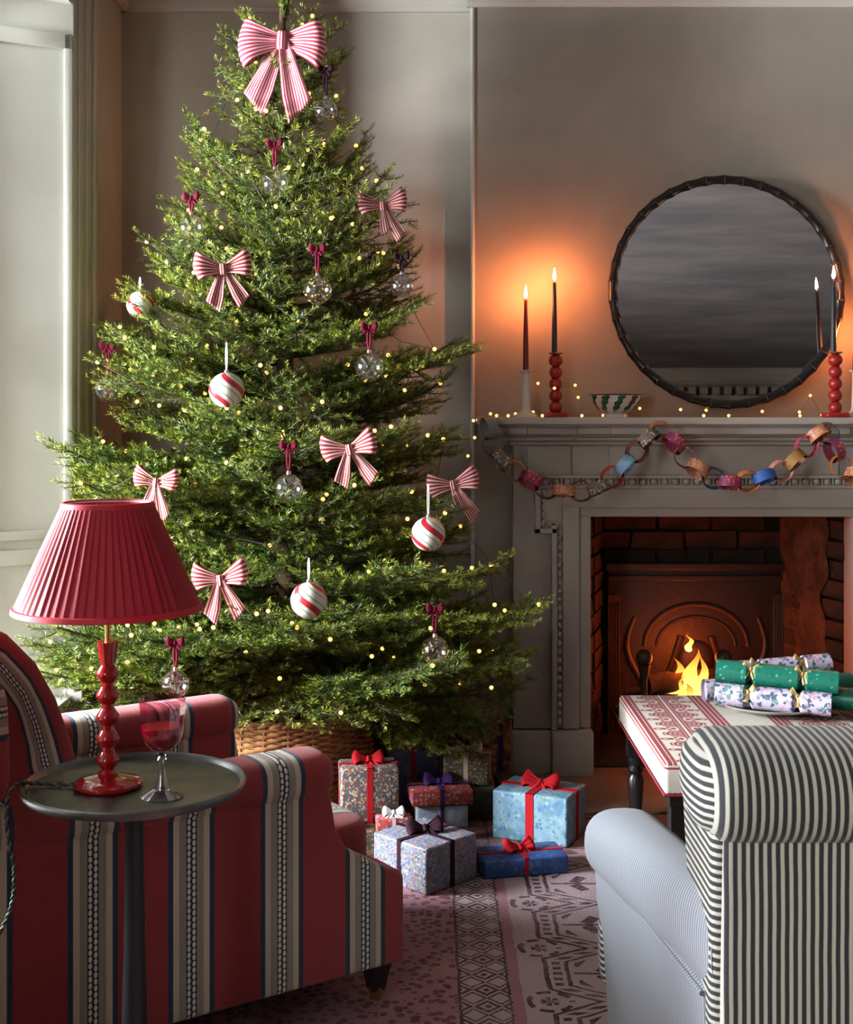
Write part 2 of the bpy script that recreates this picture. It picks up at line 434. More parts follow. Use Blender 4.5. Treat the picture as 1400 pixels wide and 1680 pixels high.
M_shade = Mat('pleated_red_silk', 0.7, (0.32, 0.002, 0.015))
M_shade_trim = Mat('red_shade_trim', 0.65, (0.45, 0.006, 0.022))
M_shade_in = Mat('white_lining', 0.8, (0.75, 0.73, 0.70))
M_lacquer = Mat('red_lacquer', 0.16, (0.34, 0.006, 0.008)); M_lacquer.set('Coat Weight', 0.6)
M_pewter = Mat('dark_pewter', 0.34, Metallic=0.9)
M_pewter.set('Base Color', M_pewter.mix((0.06, 0.06, 0.058), (0.19, 0.19, 0.18), M_pewter.noise(9, 4).step(0.3, 0.7)))
M_pewter.set('Roughness', M_pewter.noise(7, 4)*0.35+0.2)
M_column = Mat('black_column', 0.4, (0.016, 0.016, 0.017), Metallic=0.3)
def cordmat():
    m = Mat('twisted_cord', 0.75); u, v, _ = m.xyz('UV'); d = (u*90+v*2).dist(1.0)
    m.set('Base Color', m.mix((0.02, 0.022, 0.018), (0.23, 0.23, 0.17), d.step(0.2, 0.3))); return m
M_cord = cordmat()
M_ceramic = Mat('white_ceramic', 0.35, (0.62, 0.56, 0.50))
M_redstick = Mat('red_painted_wood', 0.35, (0.30, 0.012, 0.010))
M_wax_red = Mat('red_wax', 0.5, (0.17, 0.006, 0.010)); M_wax_black = Mat('black_wax', 0.5, (0.014, 0.014, 0.018))
M_bamboo = Mat('black_bamboo', 0.28, (0.012, 0.011, 0.011)); M_bamboo.set('Specular IOR Level', 0.35)
M_joint = Mat('bamboo_joint', 0.45, (0.035, 0.031, 0.026))
M_mirror = Mat('mirror_glass', 0.015, (0.66, 0.64, 0.65), Metallic=1.0)
def bowlmat():
    m = Mat('leaf_painted_glaze', 0.25); x, y, z = m.xyz()
    th = (y*-1).atan2(x)/(2*PI); s = (th*10+z*9).dist(1.0)
    jag = ((z*330).sin()*0.05+(th*150).sin()*0.03); h = z.step(0.012, 0.03)*(z*-1+0.085).step(0.0, 0.01)
    leaf = ((s+jag) < 0.23)*h
    c = m.mix((0.62, 0.52, 0.46), (0.012, 0.075, 0.040), leaf)
    m.set('Base Color', m.mix(c, (0.015, 0.03, 0.022), z > 0.079)); return m
M_bowl = bowlmat()
M_plate = paint('stoneware', (0.36, 0.34, 0.32), 0.1, 0.35)

def paper(name, base, spots, scale=60, cover=0.5, rough=0.5, base2=None):
    m = Mat(name, rough); wx = m.noise(scale*0.7, 2); x, y, z = m.xyz(); k_ = 0.9/scale
    d, r, g = m.voro(scale, m.vec(x+(wx-.5)*2*k_, y+(wx-.5)*k_, z+(m.noise(scale*0.9, 2)-.5)*2*k_))
    col = base
    if base2: col = m.mix(base, base2, m.noise(14, 4, 0.6).step(0.42, 0.58))
    n = len(spots)
    for i, sp in enumerate(spots):
        sel = (r > i/n*1.0)*(r < (i+1)/n)*(d < cover)*(g > 0.2)
        col = m.mix(col, sp, sel)
    m.set('Base Color', col); return m
M_p_floral = paper('gold_floral_paper', (0.085, 0.075, 0.075), [(0.42, 0.30, 0.13), (0.35, 0.08, 0.05), (0.28, 0.30, 0.34), (0.10, 0.08, 0.12), (0.5, 0.42, 0.3)], 152, 0.55)
M_p_blueflor = paper('blue_floral_paper', (0.13, 0.16, 0.23), [(0.30, 0.33, 0.40), (0.30, 0.23, 0.09), (0.06, 0.09, 0.2), (0.30, 0.09, 0.07), (0.07, 0.07, 0.08)], 166, 0.55)
M_p_lav = paper('periwinkle_paper', (0.060, 0.075, 0.17), [(0.10, 0.12, 0.22), (0.05, 0.06, 0.13)], 40, 0.5)
M_p_dark = paper('olive_floral_paper', (0.050, 0.045, 0.030), [(0.30, 0.20, 0.09), (0.10, 0.09, 0.05), (0.22, 0.12, 0.06), (0.03, 0.03, 0.02)], 137, 0.5)
M_p_olive = paper('dark_olive_paper', (0.035, 0.036, 0.024), [(0.06, 0.06, 0.035), (0.025, 0.028, 0.02)], 50, 0.5)
M_p_red = paper('red_floral_paper', (0.40, 0.055, 0.040), [(0.05, 0.06, 0.22), (0.55, 0.22, 0.12), (0.55, 0.40, 0.30), (0.30, 0.02, 0.03)], 123, 0.5)
M_p_pale = paper('pale_blue_paper', (0.30, 0.36, 0.42), [(0.36, 0.42, 0.48)], 30, 0.5)
M_p_marble = paper('marbled_blue_paper', (0.09, 0.20, 0.31), [(0.13, 0.24, 0.19), (0.24, 0.35, 0.44), (0.06, 0.15, 0.30)], 75, 0.42, 0.5, (0.19, 0.31, 0.38))
M_p_blue = paper('royal_blue_paper', (0.020, 0.065, 0.22), [(0.035, 0.10, 0.30), (0.06, 0.13, 0.28)], 60, 0.45)
M_p_paisley = paper('orange_paisley_paper', (0.22, 0.055, 0.025), [(0.40, 0.13, 0.03), (0.12, 0.02, 0.05), (0.35, 0.20, 0.08)], 55, 0.55)
M_p_lilac = paper('lilac_floral_card', (0.40, 0.36, 0.45), [(0.03, 0.07, 0.09), (0.08, 0.22, 0.20), (0.42, 0.22, 0.31), (0.40, 0.36, 0.45), (0.06, 0.08, 0.14)], 88, 0.62)
M_p_green = paper('green_pattern_card', (0.008, 0.13, 0.085), [(0.06, 0.30, 0.22), (0.008, 0.13, 0.085), (0.005, 0.09, 0.06)], 80, 0.35, 0.35)
M_cardin = Mat('mauve_card_inside', 0.8, (0.24, 0.20, 0.27))
M_gold = Mat('gold_ribbon', 0.35, (0.60, 0.40, 0.16), Metallic=0.7)
def flat(name, col, r=0.6): return Mat(name, r, col)
M_l_grey, M_l_navy, M_l_ochre, M_l_brown = flat('sage_paper', (0.15, 0.17, 0.16)), flat('navy_paper', (0.018, 0.045, 0.12)), flat('ochre_paper', (0.30, 0.14, 0.03)), flat('brown_paper', (0.10, 0.05, 0.035))
M_l_copper = paper('copper_paper', (0.46, 0.17, 0.08), [(0.55, 0.28, 0.16), (0.36, 0.12, 0.05)], 70, 0.5)
M_l_red = flat('red_paper', (0.38, 0.04, 0.03)); M_l_blue = flat('blue_paper', (0.02, 0.09, 0.36))
M_l_sky = paper('sky_paper', (0.20, 0.38, 0.56), [(0.28, 0.45, 0.55), (0.18, 0.33, 0.52)], 40, 0.5)
M_l_floral = paper('mixed_floral_paper', (0.10, 0.10, 0.09), [(0.55, 0.50, 0.40), (0.40, 0.24, 0.05), (0.35, 0.10, 0.08), (0.07, 0.12, 0.2)], 120, 0.55)
M_l_redflor = paper('ruby_floral_paper', (0.30, 0.020, 0.05), [(0.06, 0.05, 0.25), (0.50, 0.16, 0.16), (0.35, 0.02, 0.05)], 110, 0.5)
M_l_orange = flat('orange_paper', (0.55, 0.16, 0.04)); M_l_pink = flat('pink_paper', (0.50, 0.22, 0.17))

# ================================================================== ROOM
XL, XR, YB, YF, YA, ZC = -1.15, 3.3, -2.0, 5.00, 5.06, 3.0
XBR = 0.170                                 # left corner of the chimney breast
o = MB().box(-1.9, XR+0.1, YB-0.1, 5.8, -0.08, 0.0).build('floor', M_floor, smooth=False); struct(o)
# joints between the boards
plank = MB().box(-0.058, 0.058, -1.05, 1.05, 0.0, 0.004).mesh('plank', M_floor, False)
for i in range(18):
    inst(plank, 'plank', o, TR(-0.70+0.12*i, 3.9+0.02*(i % 3), 0.0))
o = MB().box(-1.9, XR+0.1, YB-0.1, 5.9, ZC, ZC+0.1).build('ceiling', M_ceil, smooth=False); struct(o)
o = MB().box(-1.9, XBR, YA, YA+0.12, 0, ZC).build('wall_alcove', M_wall, smooth=False); struct(o)
# chimney breast with the fire opening cut out
OX0, OX1, OZ = 0.605, 1.575, 0.951
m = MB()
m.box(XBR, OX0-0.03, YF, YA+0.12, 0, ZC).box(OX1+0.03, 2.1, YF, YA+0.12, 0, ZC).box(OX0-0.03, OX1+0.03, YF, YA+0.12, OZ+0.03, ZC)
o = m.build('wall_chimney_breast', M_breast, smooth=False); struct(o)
o = MB().box(2.1, XR, YA, YA+0.12, 0, ZC).build('wall_alcove_right', M_wall, smooth=False); struct(o)
o = MB().box(XR, XR+0.1, YB, YA, 0, ZC).build('wall_right', M_far, smooth=False); struct(o)
o = MB().box(-1.9, XR, YB-0.1, YB, 0, ZC).build('wall_back', M_far, smooth=False); struct(o)
# bead on the corner of the chimney breast
o = MB().tube([(XBR+0.002, YF-0.001, 0.1), (XBR+0.002, YF-0.001, 2.86)], 0.0085, 10).build('trim_1', M_reveal); struct(o)
# left wall with a window bay and an added, unseen second one (openings Y 1.75..4.35 and -1.15..0.95)
ZT, ZS = 2.66, 0.10
m = MB()
for y0, y1 in ((4.35, YA), (0.95, 1.75), (YB, -1.15)): m.box(XL-0.35, XL, y0, y1, 0, ZC)
for y0, y1 in ((1.75, 4.35), (-1.15, 0.95)): m.box(XL-0.35, XL, y0, y1, ZT+0.06, ZC)
o = m.build('wall_left', M_wall, smooth=False); struct(o)
def bay(n, y0, y1):
    # splayed panelled reveals, soffit, window seat, sash window with glazing bars
    XO = XL-0.36
    e = thing('window_%d' % n, None, None, (0, 0, 0)); struct(e)
    for yr, yo, s in ((y1, y1-0.19, 1), (y0, y0+0.15, -1)):
        MB().prism([(XL, yr), (XO, yo), (XO, yr+0.02*s), (XL, yr+0.02*s)], 0, ZT, 'z').build('reveal', M_reveal, e, False)
        d = Vector((XO-XL, yo-yr, 0)); L = d.length; d.normalize(); nrm = Vector((-d.y, d.x, 0))
        if nrm.y*s > 0: nrm = -nrm
        Mx = Matrix(((d.x, nrm.x, 0, XL), (d.y, nrm.y, 0, yr), (0, 0, 1, 0), (0, 0, 0, 1)))
        for z0, z1 in ((0.12, 0.90), (0.93, ZT-0.10)):
            q = MB()
            q.box(0.0, L, 0, 0.010, z0, z0+0.03, Mx).box(0.0, L, 0, 0.010, z1-0.05, z1, Mx)
            q.box(0.0, 0.028, 0, 0.010, z0, z1, Mx).box(L-0.03, L, 0, 0.010, z0, z1, Mx)
            q.build('shutter_panel', M_reveal, e, False, bevel=0.003)
    MB().prism([(XL, y0), (XO, y0+0.15), (XO, y1-0.19), (XL, y1)], ZT, ZT+0.06, 'z').build('soffit', M_reveal, e, False)
    MB().prism([(XL, y0), (XO, y0+0.15), (XO, y1-0.19), (XL, y1)], 0.38, 0.42, 'z').build('window_seat', M_trim, e, False)
    # sash frame
    wy0, wy1 = y0+0.15, y1-0.19; q = MB(); X = XO
    q.box(X-0.05, X, wy0, wy0+0.06, 0.42, ZT).box(X-0.05, X, wy1-0.06, wy1, 0.42, ZT)
    q.box(X-0.05, X, wy0, wy1, 0.42, 0.50).box(X-0.05, X, wy0, wy1, ZT-0.07, ZT).box(X-0.05, X, wy0, wy1, 1.51, 1.56)
    q.build('window_frame', M_trim, e, False)
    nb = 4
    for i in range(1, nb):
        y = wy0+(wy1-wy0)*i/nb
        MB().box(X-0.035, X-0.012, y-0.012, y+0.012, 0.5, ZT-0.07).build('glazing_bar', M_trim, e, False)
    for z in (1.0, 2.06):
        MB().box(X-0.035, X-0.012, wy0, wy1, z-0.012, z+0.012).build('glazing_bar', M_trim, e, False)
    MB().box(X-0.026, X-0.022, wy0, wy1, 0.45, ZT-0.03).build('pane', M_pane, e, False)
    MB().box(X-0.05, X, wy0-0.2, wy1+0.2, 0.0, 0.42).build('apron', M_trim, e, False)
    # architrave on the room side, a stack of mouldings
    for ya, s in ((y1, 1), (y0, -1)):
        q = MB()
        for a, b, p in ((0.0, 0.05, 0.006), (0.05, 0.12, 0.012), (0.12, 0.19, 0.018), (0.19, 0.235, 0.028)):
            yy = sorted((ya+a*s, ya+b*s)); q.box(XL-0.01, XL+p, yy[0], yy[1], 0.0 if True else 0, ZT+0.30 if a > 0.1 else ZT+0.12)
        q.build('architrave', M_trim, e, False, bevel=0.006)
        yy = sorted((ya-0.02*s, ya+0.25*s))
        MB().box(XL-0.01, XL+0.04, yy[0], yy[1], 0.0, 0.80).build('pedestal', M_trim, e, False, bevel=0.006)
    q = MB()
    for a, b, p in ((0.06, 0.12, 0.018), (0.12, 0.19, 0.030), (0.19, 0.26, 0.045), (0.26, 0.30, 0.062)):
        q.box(XL-0.01, XL+p, y0-0.1, y1+0.1, ZT+a, ZT+b)
    q.build('lintel', M_trim, e, False, bevel=0.006)
bay(1, 1.75, 4.35); bay(2, -1.15, 0.95)  # second window is out of view, added to let the fill in

# cornice: profile (distance from wall, height), with a carved row of beads
CORN = [(0, 2.842), (0.018, 2.842), (0.022, 2.855), (0.034, 2.866), (0.036, 2.886), (0.060, 2.905), (0.062, 2.925), (0.095, 2.952), (0.10, ZC), (0, ZC)]
bead = MB().sphere((0, 0, 0), 0.5, 8, 6, (0.018, 0.018, 0.022)).mesh('bead', M_trim)
def cornice(k, x0, x1, Y, sgn=-1):
    o = MB().prism([(Y+sgn*d, z) for d, z in CORN], x0, x1, 'x').build('trim_%d' % k, M_trim, None, False); struct(o)
    return o
c1 = cornice(2, XL+0.0, XBR, YA); c2 = cornice(3, XBR-0.02, 2.1, YF)
for i in range(60): inst(bead, 'bead', c1, TR(XL+0.14+0.0205*i, YA-0.056, 2.905))
for i in range(80): inst(bead, 'bead', c2, TR(XBR+0.01+0.0205*i, YF-0.056, 2.905))
o = MB().prism([(XL+d, z) for d, z in CORN], 4.62, YA, 'y').build('trim_4', M_trim, None, False); struct(o)
c3 = cornice(5, XL, XR, YB, +1)
dent = MB().box(-0.032, 0.032, 0, 0.075, -0.03, 0.03).mesh('dentil', M_trim, False)
for i in range(34): inst(dent, 'dentil', c3, TR(0.2+0.105*i-0.6, YB+0.02, 2.80))
o = MB().box(XL, XR, YB, YB+0.045, 2.70, 2.765).build('trim_6', M_trim, None, False); struct(o)
# dado rail and black skirting of the tree alcove
o = MB().prism([(YA, 0.80), (YA-0.03, 0.805), (YA-0.035, 0.83), (YA-0.018, 0.835), (YA-0.022, 0.86), (YA, 0.865)], XL, XBR, 'x').build('trim_7', M_trim, None, False); struct(o)
o = MB().prism([(YA, 0.0), (YA-0.02, 0.0), (YA-0.02, 0.148), (YA, 0.148)], XL, XBR, 'x').build('baseboard_alcove', M_blackpaint, None, False); struct(o)
o = MB().prism([(YA, 0.148), (YA-0.055, 0.150), (YA-0.06, 0.165), (YA-0.035, 0.172), (YA-0.03, 0.192), (YA, 0.20)], XL, XBR+0.14, 'x').build('trim_8', M_trim, None, False); struct(o)
o = MB().box(XBR, 0.30, YF-0.022, YF+0.01, 0, 0.148).build('baseboard_breast', M_blackpaint, None, False); struct(o)
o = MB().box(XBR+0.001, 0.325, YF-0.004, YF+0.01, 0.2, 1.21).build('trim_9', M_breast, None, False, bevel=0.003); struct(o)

# ------------------------------------------------------------------ fire opening
HB = 5.52
e = thing('wall_firebox', None, None); struct(e)
MB().box(OX0-0.2, OX1+0.2, HB, HB+0.08, 0, 1.3).build('firebox_back', M_mortar, e, False)
MB().prism([(OX0-0.03, YF+0.06), (OX0+0.10, HB), (OX0-0.2, HB), (OX0-0.2, YF+0.06)], 0, 1.3, 'z').build('firebox_side', M_mortar, e, False)
MB().prism([(OX1+0.03, YF+0.06), (OX1-0.10, HB), (OX1+0.2, HB), (OX1+0.2, YF+0.06)], 0, 1.3, 'z').build('firebox_side', M_mortar, e, False)
MB().box(OX0-0.2, OX1+0.2, YF+0.10, HB+0.08, 1.3, 1.36).build('firebox_throat', M_mortar, e, False)
MB().box(OX0-0.2, OX1+0.2, YF-0.0, HB, -0.02, 0.02).build('firebox_floor', M_mortar, e, False)
bricks = []
for k in range(4):
    q = MB(); r2 = random.Random(k)
    q.box(-0.105, 0.105, -0.012, 0.02, -0.032, 0.032)
    q.v = [(x+r2.uniform(-.006, .006), y+r2.uniform(-.007, .004), z+r2.uniform(-.004, .004)) for x, y, z in q.v]
    bricks.append(q.mesh('brick', M_brick, False))
for row in range(15):
    z = 0.05+row*0.076
    for i in range(5):
        x = OX0+0.12+i*0.222+(0.11 if row % 2 else 0)
        if x > OX1-0.10: continue
        inst(bricks[(row*3+i) % 4], 'brick', e, TR(x, HB-0.006-rng.uniform(0, .012), z) @ RY(rng.uniform(-.02, .02)))
    # right side: rough bricks in the nearer half, flaking render in the farther half
    a = math.atan2(HB-YF-0.06, -0.13); d = Vector((-0.13, HB-YF-0.06, 0)).normalized()
    for t in (0.07, 0.29):
        p = Vector((OX1+0.03, YF+0.06, z))+d*(t+(0.04 if row % 2 else 0))
        inst(bricks[(row+int(t*10)) % 4], 'brick', e, TR(p.x-0.004-rng.uniform(0, .012), p.y, p.z) @ RZ(a) @ SC(0.93 if t < .2 else 1, 1, 1))
    a2 = math.atan2(HB-YF-0.06, 0.13); d2 = Vector((0.13, HB-YF-0.06, 0)).normalized()
    for t in (0.10, 0.33):
        p = Vector((OX0-0.03, YF+0.06, z))+d2*t
        inst(bricks[(row+int(t*10)+1) % 4], 'brick', e, TR(p.x+0.004, p.y, p.z) @ RZ(a2+PI))
q = MB()
d = Vector((-0.13, HB-YF-0.06, 0)).normalized(); nn = Vector((-d.y, d.x, 0)); nn = nn if nn.x < 0 else -nn
def rend(u, v):
    p = Vector((OX1+0.03, YF+0.06, 0.02+v*1.2))+d*(0.12+0.025*math.sin(v*17)+0.018*math.sin(v*41)+u*0.36)+nn*(0.036+0.004*math.sin(u*9+v*13))
    return p
q.grid(rend, 10, 40).build('flaking_render', M_render, e)
# hearth slab
o = MB().box(0.33, 1.90, 4.45, YF+0.0, 0.0, 0.012).build('hearth_slab', M_hearth, None, False, bevel=0.003); struct(o)

# fireback: cast iron plate with pilasters, arch and scrolls in relief
FBX0, FBX1, FBY = 0.74, 1.46, HB-0.035
e = thing('fireback', 'ornate cast iron fireback plate with scroll relief behind the fire', 'fireback', ((FBX0+FBX1)/2, FBY, 0.02))
hw = (FBX1-FBX0)/2; Hh = 0.70
MB().box(-hw, hw, -0.012, 0.012, 0, Hh).build('plate', M_iron, e, False, bevel=0.003)
MB().box(-hw-0.01, hw+0.01, -0.032, 0, Hh-0.03, Hh).box(-hw, hw, -0.024, 0, Hh-0.075, Hh-0.05).build('top_moulding', M_iron, e, False, bevel=0.004)
for s in (-1, 1):
    q = MB(); q.box(s*hw-0.05 if s > 0 else -hw, hw if s > 0 else -hw+0.05, -0.022, 0, 0, Hh-0.13)
    for k in range(4):
        x = s*(hw-0.010-0.0105*k); q.tube([(x, -0.022, 0.02), (x, -0.022, Hh-0.16)], 0.004, 6)
    q.build('pilaster', M_iron, e)
    pts = [(s*(hw-0.11-0.045*math.sin(t*2*PI)*(1-0.4*t)), -0.014, 0.06+0.42*t) for t in [i/24 for i in range(25)]]
    MB().tube(pts, [0.008+0.007*math.sin(PI*i/24) for i in range(25)], 8).build('scroll', M_iron, e)
    pts = [(s*(hw-0.13+0.035*math.cos(t)*(1-t/9)), -0.014, 0.10+0.035*math.sin(t)*(1-t/9)) for t in [i*0.35 for i in range(22)]]
    MB().tube(pts, 0.007, 8).build('scroll', M_iron, e)
    pts = [(s*(0.06+0.13*t), -0.014, 0.40-0.22*t-0.06*math.sin(PI*t)) for t in [i/16 for i in range(17)]]
    MB().tube(pts, [0.016-0.010*i/16 for i in range(17)], 8).build('acanthus_leaf', M_iron, e)
MB().tube([(0.21*math.cos(a), -0.014, 0.36+0.17*math.sin(a)) for a in [i*PI/24 for i in range(25)]], 0.011, 8).build('arch', M_iron, e)
MB().tube([(0.16*math.cos(a), -0.014, 0.36+0.12*math.sin(a)) for a in [i*PI/24 for i in range(25)]], 0.007, 8).build('arch', M_iron, e)
MB().sphere((0, -0.012, 0.30), 0.075, 16, 10, (1, 0.3, 1.15)).build('rosette', M_iron, e)
# grate with andirons and logs
GX, GY = 0.975, 5.24
e = thing('fire_grate', 'black iron fire grate with upright firedogs inside the fireplace', 'grate', (GX, GY, 0.02))
q = MB()
for k in range(9): q.tube([(-0.24+0.06*k, -0.13, 0.13), (-0.24+0.06*k, 0.12, 0.13)], 0.008, 8)
q.build('bars', M_iron, e)
for s in (-1, 1):
    MB().tube([(s*0.15, -0.16, 0.0), (s*0.15, -0.16, 0.20), (s*0.15, -0.16, 0.30), (s*0.15, -0.16, 0.36)], [0.022, 0.014, 0.012, 0.026], 10).sphere((s*0.15, -0.16, 0.385), 0.032).build('firedog', M_iron, e)
    MB().tube([(s*0.15, -0.16, 0.13), (s*0.15, 0.14, 0.13), (s*0.15, 0.14, 0.0)], 0.011, 8).build('leg', M_iron, e)
MB().tube([(-0.26, -0.16, 0.20), (0.26, -0.16, 0.20)], 0.010, 8).build('front_rail', M_iron, e)
for k, (x0, y0, x1, y1, z, lab) in enumerate(((-0.20, -0.05, 0.22, -0.02, 0.185, 'charred log lying along the front of the fire grate'),
                                         (-0.19, 0.06, 0.21, 0.03, 0.185, 'charred log lying along the back of the fire grate'),
                                         (-0.13, -0.06, 0.15, 0.06, 0.262, 'charred log laid across the two lower logs in the fire'))):
    pts = [(GX+x0+(x1-x0)*t, GY+y0+(y1-y0)*t, 0.02+z+0.004*math.sin(t*9)) for t in [i/8 for i in range(9)]]
    o = MB().tube(pts, [0.040+0.004*math.sin(i*2.1+k) for i in range(9)], 12).build('log', M_log); tag(o, lab, 'log', 'logs on the fire')
o = MB()
for k in range(60):
    o.sphere((GX+rng.uniform(-.2, .2), GY+rng.uniform(-.1, .08), 0.155+rng.uniform(0, .02)), rng.uniform(.012, .022), 6, 4)
o = o.build('embers', M_ember); tag(o, 'glowing orange embers on the fire grate', 'embers', None, 'stuff')
# flames: separate tongues of one fire
e = thing('fire_flames', 'bright yellow flames burning in the fireplace', 'fire', (GX, GY, 0.15))
def tongue(x, y, z0, h, r, sway, k):
    def fn(u, v):
        t = v; rr = r*(math.sin(PI*min(1, t**0.55*0.98+0.02))**0.8)*(1-t)**0.35
        a = 2*PI*u; sw = sway*t*t+0.015*math.sin(t*9+k)*t
        return (math.cos(a)*rr*(1+0.3*math.sin(a*2+k))+sw/1.0, math.sin(a)*rr*0.55, t)
    o = MB().grid(fn, 14, 22, closeu=True).build('flame', M_fire, e); o.location = (x, y, z0); o.scale = (1, 1, h); return o
fp = lambda px: (px-706)*GY/F-GX
for k, (px, py0, py1, r, sw, dy) in enumerate(((1137, 1150, 1062, .042, .025, -.02), (1125, 1155, 1080, .036, -.02, .02), (1152, 1155, 1068, .026, .012, -.05),
        (1108, 1160, 1098, .030, -.012, -.03), (1117, 1158, 1100, .022, .02, -.07), (1098, 1160, 1118, .022, -.02, .03), (1143, 1165, 1095, .032, -.01, .05), (1128, 1162, 1115, .045, .0, -.06))):
    z0 = CH-(py0-HZ)*GY/F-0.15; tongue(fp(px), dy, z0, (py0-py1)*GY/F, r, sw, k)
z0 = CH-(1068-HZ)*GY/F-0.15; o = tongue(fp(1135), -.02, z0, 30*GY/F, .013, 0.006, 9)
def point(name, loc, power, color, r):
    d = bpy.data.lights.new(name, 'POINT'); d.energy = power; d.color = color; d.shadow_soft_size = r
    o = bpy.data.objects.new(name, d); C.objects.link(o); o.location = loc; return o
point('fire_glow', (GX+0.06, GY-0.02, 0.34), 11.0, (1.0, 0.13, 0.012), 0.10)

# ------------------------------------------------------------------ mantelpiece (surround)
MX = (OX0+OX1)/2
e = thing('fireplace_surround', 'greige carved stone fireplace surround with stepped mantel shelf', 'fireplace', (MX, YF, 0))
def mirx(q_fn, name, mat=M_stone, bevel=0.002):
    for s in (-1, 1): q_fn(s).build(name, mat, e, False, bevel=bevel)
OW = MX-OX0                                   # half opening
def bx(q, s, x0, x1, y0, y1, z0, z1):
    a, b = sorted((s*x0, s*x1)); return q.box(a, b, -y1, -y0, z0, z1)
# jambs: outer slab, architrave, inner fillet, plinth blocks (x measured outwards from the centre)
mirx(lambda s: bx(MB(), s, OW+0.135, OW+0.285, 0.0, 0.06, 0.17, 1.10), 'pilaster')
mirx(lambda s: bx(bx(MB(), s, OW, OW+0.045, -0.06, 0.062, 0.175, OZ), s, OW+0.045, OW+0.105, 0.0, 0.085, 0.175, OZ+0.04), 'jamb')
mirx(lambda s: bx(MB(), s, OW+0.105, OW+0.145, 0.0, 0.070, 0.175, OZ-0.04), 'architrave_moulding')
mirx(lambda s: bx(MB(), s, OW+0.128, OW+0.147, 0.0, 0.105, 0.175, OZ-0.03), 'architrave_fillet')
# ears stepping outwards at the top
mirx(lambda s: bx(MB(), s, OW+0.105, OW+0.205, 0.0, 0.078, OZ-0.04, OZ+0.13), 'ear')
mirx(lambda s: bx(bx(MB(), s, OW+0.188, OW+0.208, 0.0, 0.105, OZ-0.058, OZ+0.13), s, OW+0.128, OW+0.208, 0.0, 0.105, OZ-0.058, OZ-0.040), 'ear_fillet')
mirx(lambda s: bx(MB(), s, OW-0.005, OW+0.147, -0.06, 0.115, 0.0, 0.17), 'plinth', bevel=0.006)
mirx(lambda s: bx(MB(), s, OW+0.147, OW+0.295, 0.0, 0.085, 0.0, 0.165), 'plinth', bevel=0.006)
MB().box(-OW-0.105, OW+0.105, -0.085, 0, OZ+0.035, OZ+0.105).build('lintel', M_stone, e, False, bevel=0.002)
MB().box(-OW-0.045, OW+0.045, -0.062, 0.06, OZ, OZ+0.036).build('lintel_fillet', M_stone, e, False, bevel=0.002)
MB().box(-OW-0.208, OW+0.208, -0.09, 0, OZ+0.105, OZ+0.118).build('moulding_bed', M_stone, e, False, bevel=0.002)
MB().box(-OW-0.208, OW+0.208, -0.11, 0, OZ+0.143, OZ+0.155).build('moulding_fillet', M_stone, e, False, bevel=0.002)
MB().box(-OW-0.25, OW+0.25, -0.085, 0, OZ+0.118, OZ+0.143).build('moulding_back', M_stone, e, False)
MB().box(-OW-0.285, OW+0.285, -0.075, 0, OZ+0.14, OZ+0.265).build('frieze', M_stone, e, False, bevel=0.002)
mirx(lambda s: bx(MB(), s, OW+0.075, OW+0.235, 0.0, 0.090, OZ+0.155, OZ+0.262), 'frieze_block')
MB().box(-0.42, 0.42, -0.090, 0, OZ+0.155, OZ+0.262).build('frieze_block', M_stone, e, False, bevel=0.002)
egg = MB().sphere((0, 0, 0), 0.5, 10, 8, (0.028, 0.030, 0.030)).mesh('egg', M_stone)
dart = MB().box(-0.003, 0.003, -0.012, 0.0, -0.012, 0.012).mesh('dart', M_stone, False)
n = 34
for i in range(n):
    x = -OW-0.19+(2*OW+0.38)*(i+0.5)/n
    inst(egg, 'egg', e, TR(x, -0.088, OZ+0.131)); inst(dart, 'dart', e, TR(x+0.02, -0.085, OZ+0.131))
leaf = MB().sphere((0, 0, 0), 0.5, 8, 6, (0.022, 0.028, 0.026)).mesh('carved_leaf', M_stone)
for s in (-1, 1):
    for i in range(22): inst(leaf, 'carved_leaf', e, TR(s*(OW+0.117), -0.074, 0.20+0.032*i))
    for i in range(5): inst(leaf, 'carved_leaf', e, TR(s*(OW+0.177), -0.080, OZ-0.02+0.028*i))
    for i in range(3): inst(leaf, 'carved_leaf', e, TR(s*(OW+0.125+0.028*i), -0.080, OZ-0.025))
# mantel shelf: stepped cornice mouldings, wide at the top
SHZ = 1.318
for name, hx, dp, z0, z1 in (('shelf_bed', OW+0.30, 0.105, 1.215, 1.232), ('shelf_ovolo', OW+0.325, 0.135, 1.232, 1.248), ('shelf_corona', OW+0.375, 0.19, 1.256, 1.284),
                             ('shelf_fillet', OW+0.36, 0.165, 1.248, 1.256), ('shelf_cyma', OW+0.395, 0.22, 1.284, 1.292), ('shelf_top', OW+0.425, 0.255, 1.292, SHZ)):
    MB().box(-hx, hx, -dp, 0, z0, z1).build(name, M_stone, e, False, bevel=0.004)
for s in (-1, 1):   # breaks in the cornice over the frieze blocks
    for name, dp, z0, z1 in (('shelf_break', 0.20, 1.256, 1.284), ('shelf_break', 0.145, 1.232, 1.248), ('shelf_break', 0.232, 1.284, 1.292)):
        bx(MB(), s, OW+0.065, OW+0.245, 0.0, dp, z0, z1).build(name, M_stone, e, False, bevel=0.004)
MB().box(-0.43, 0.43, -0.20, 0, 1.256, 1.284).build('shelf_break', M_stone, e, False, bevel=0.004)

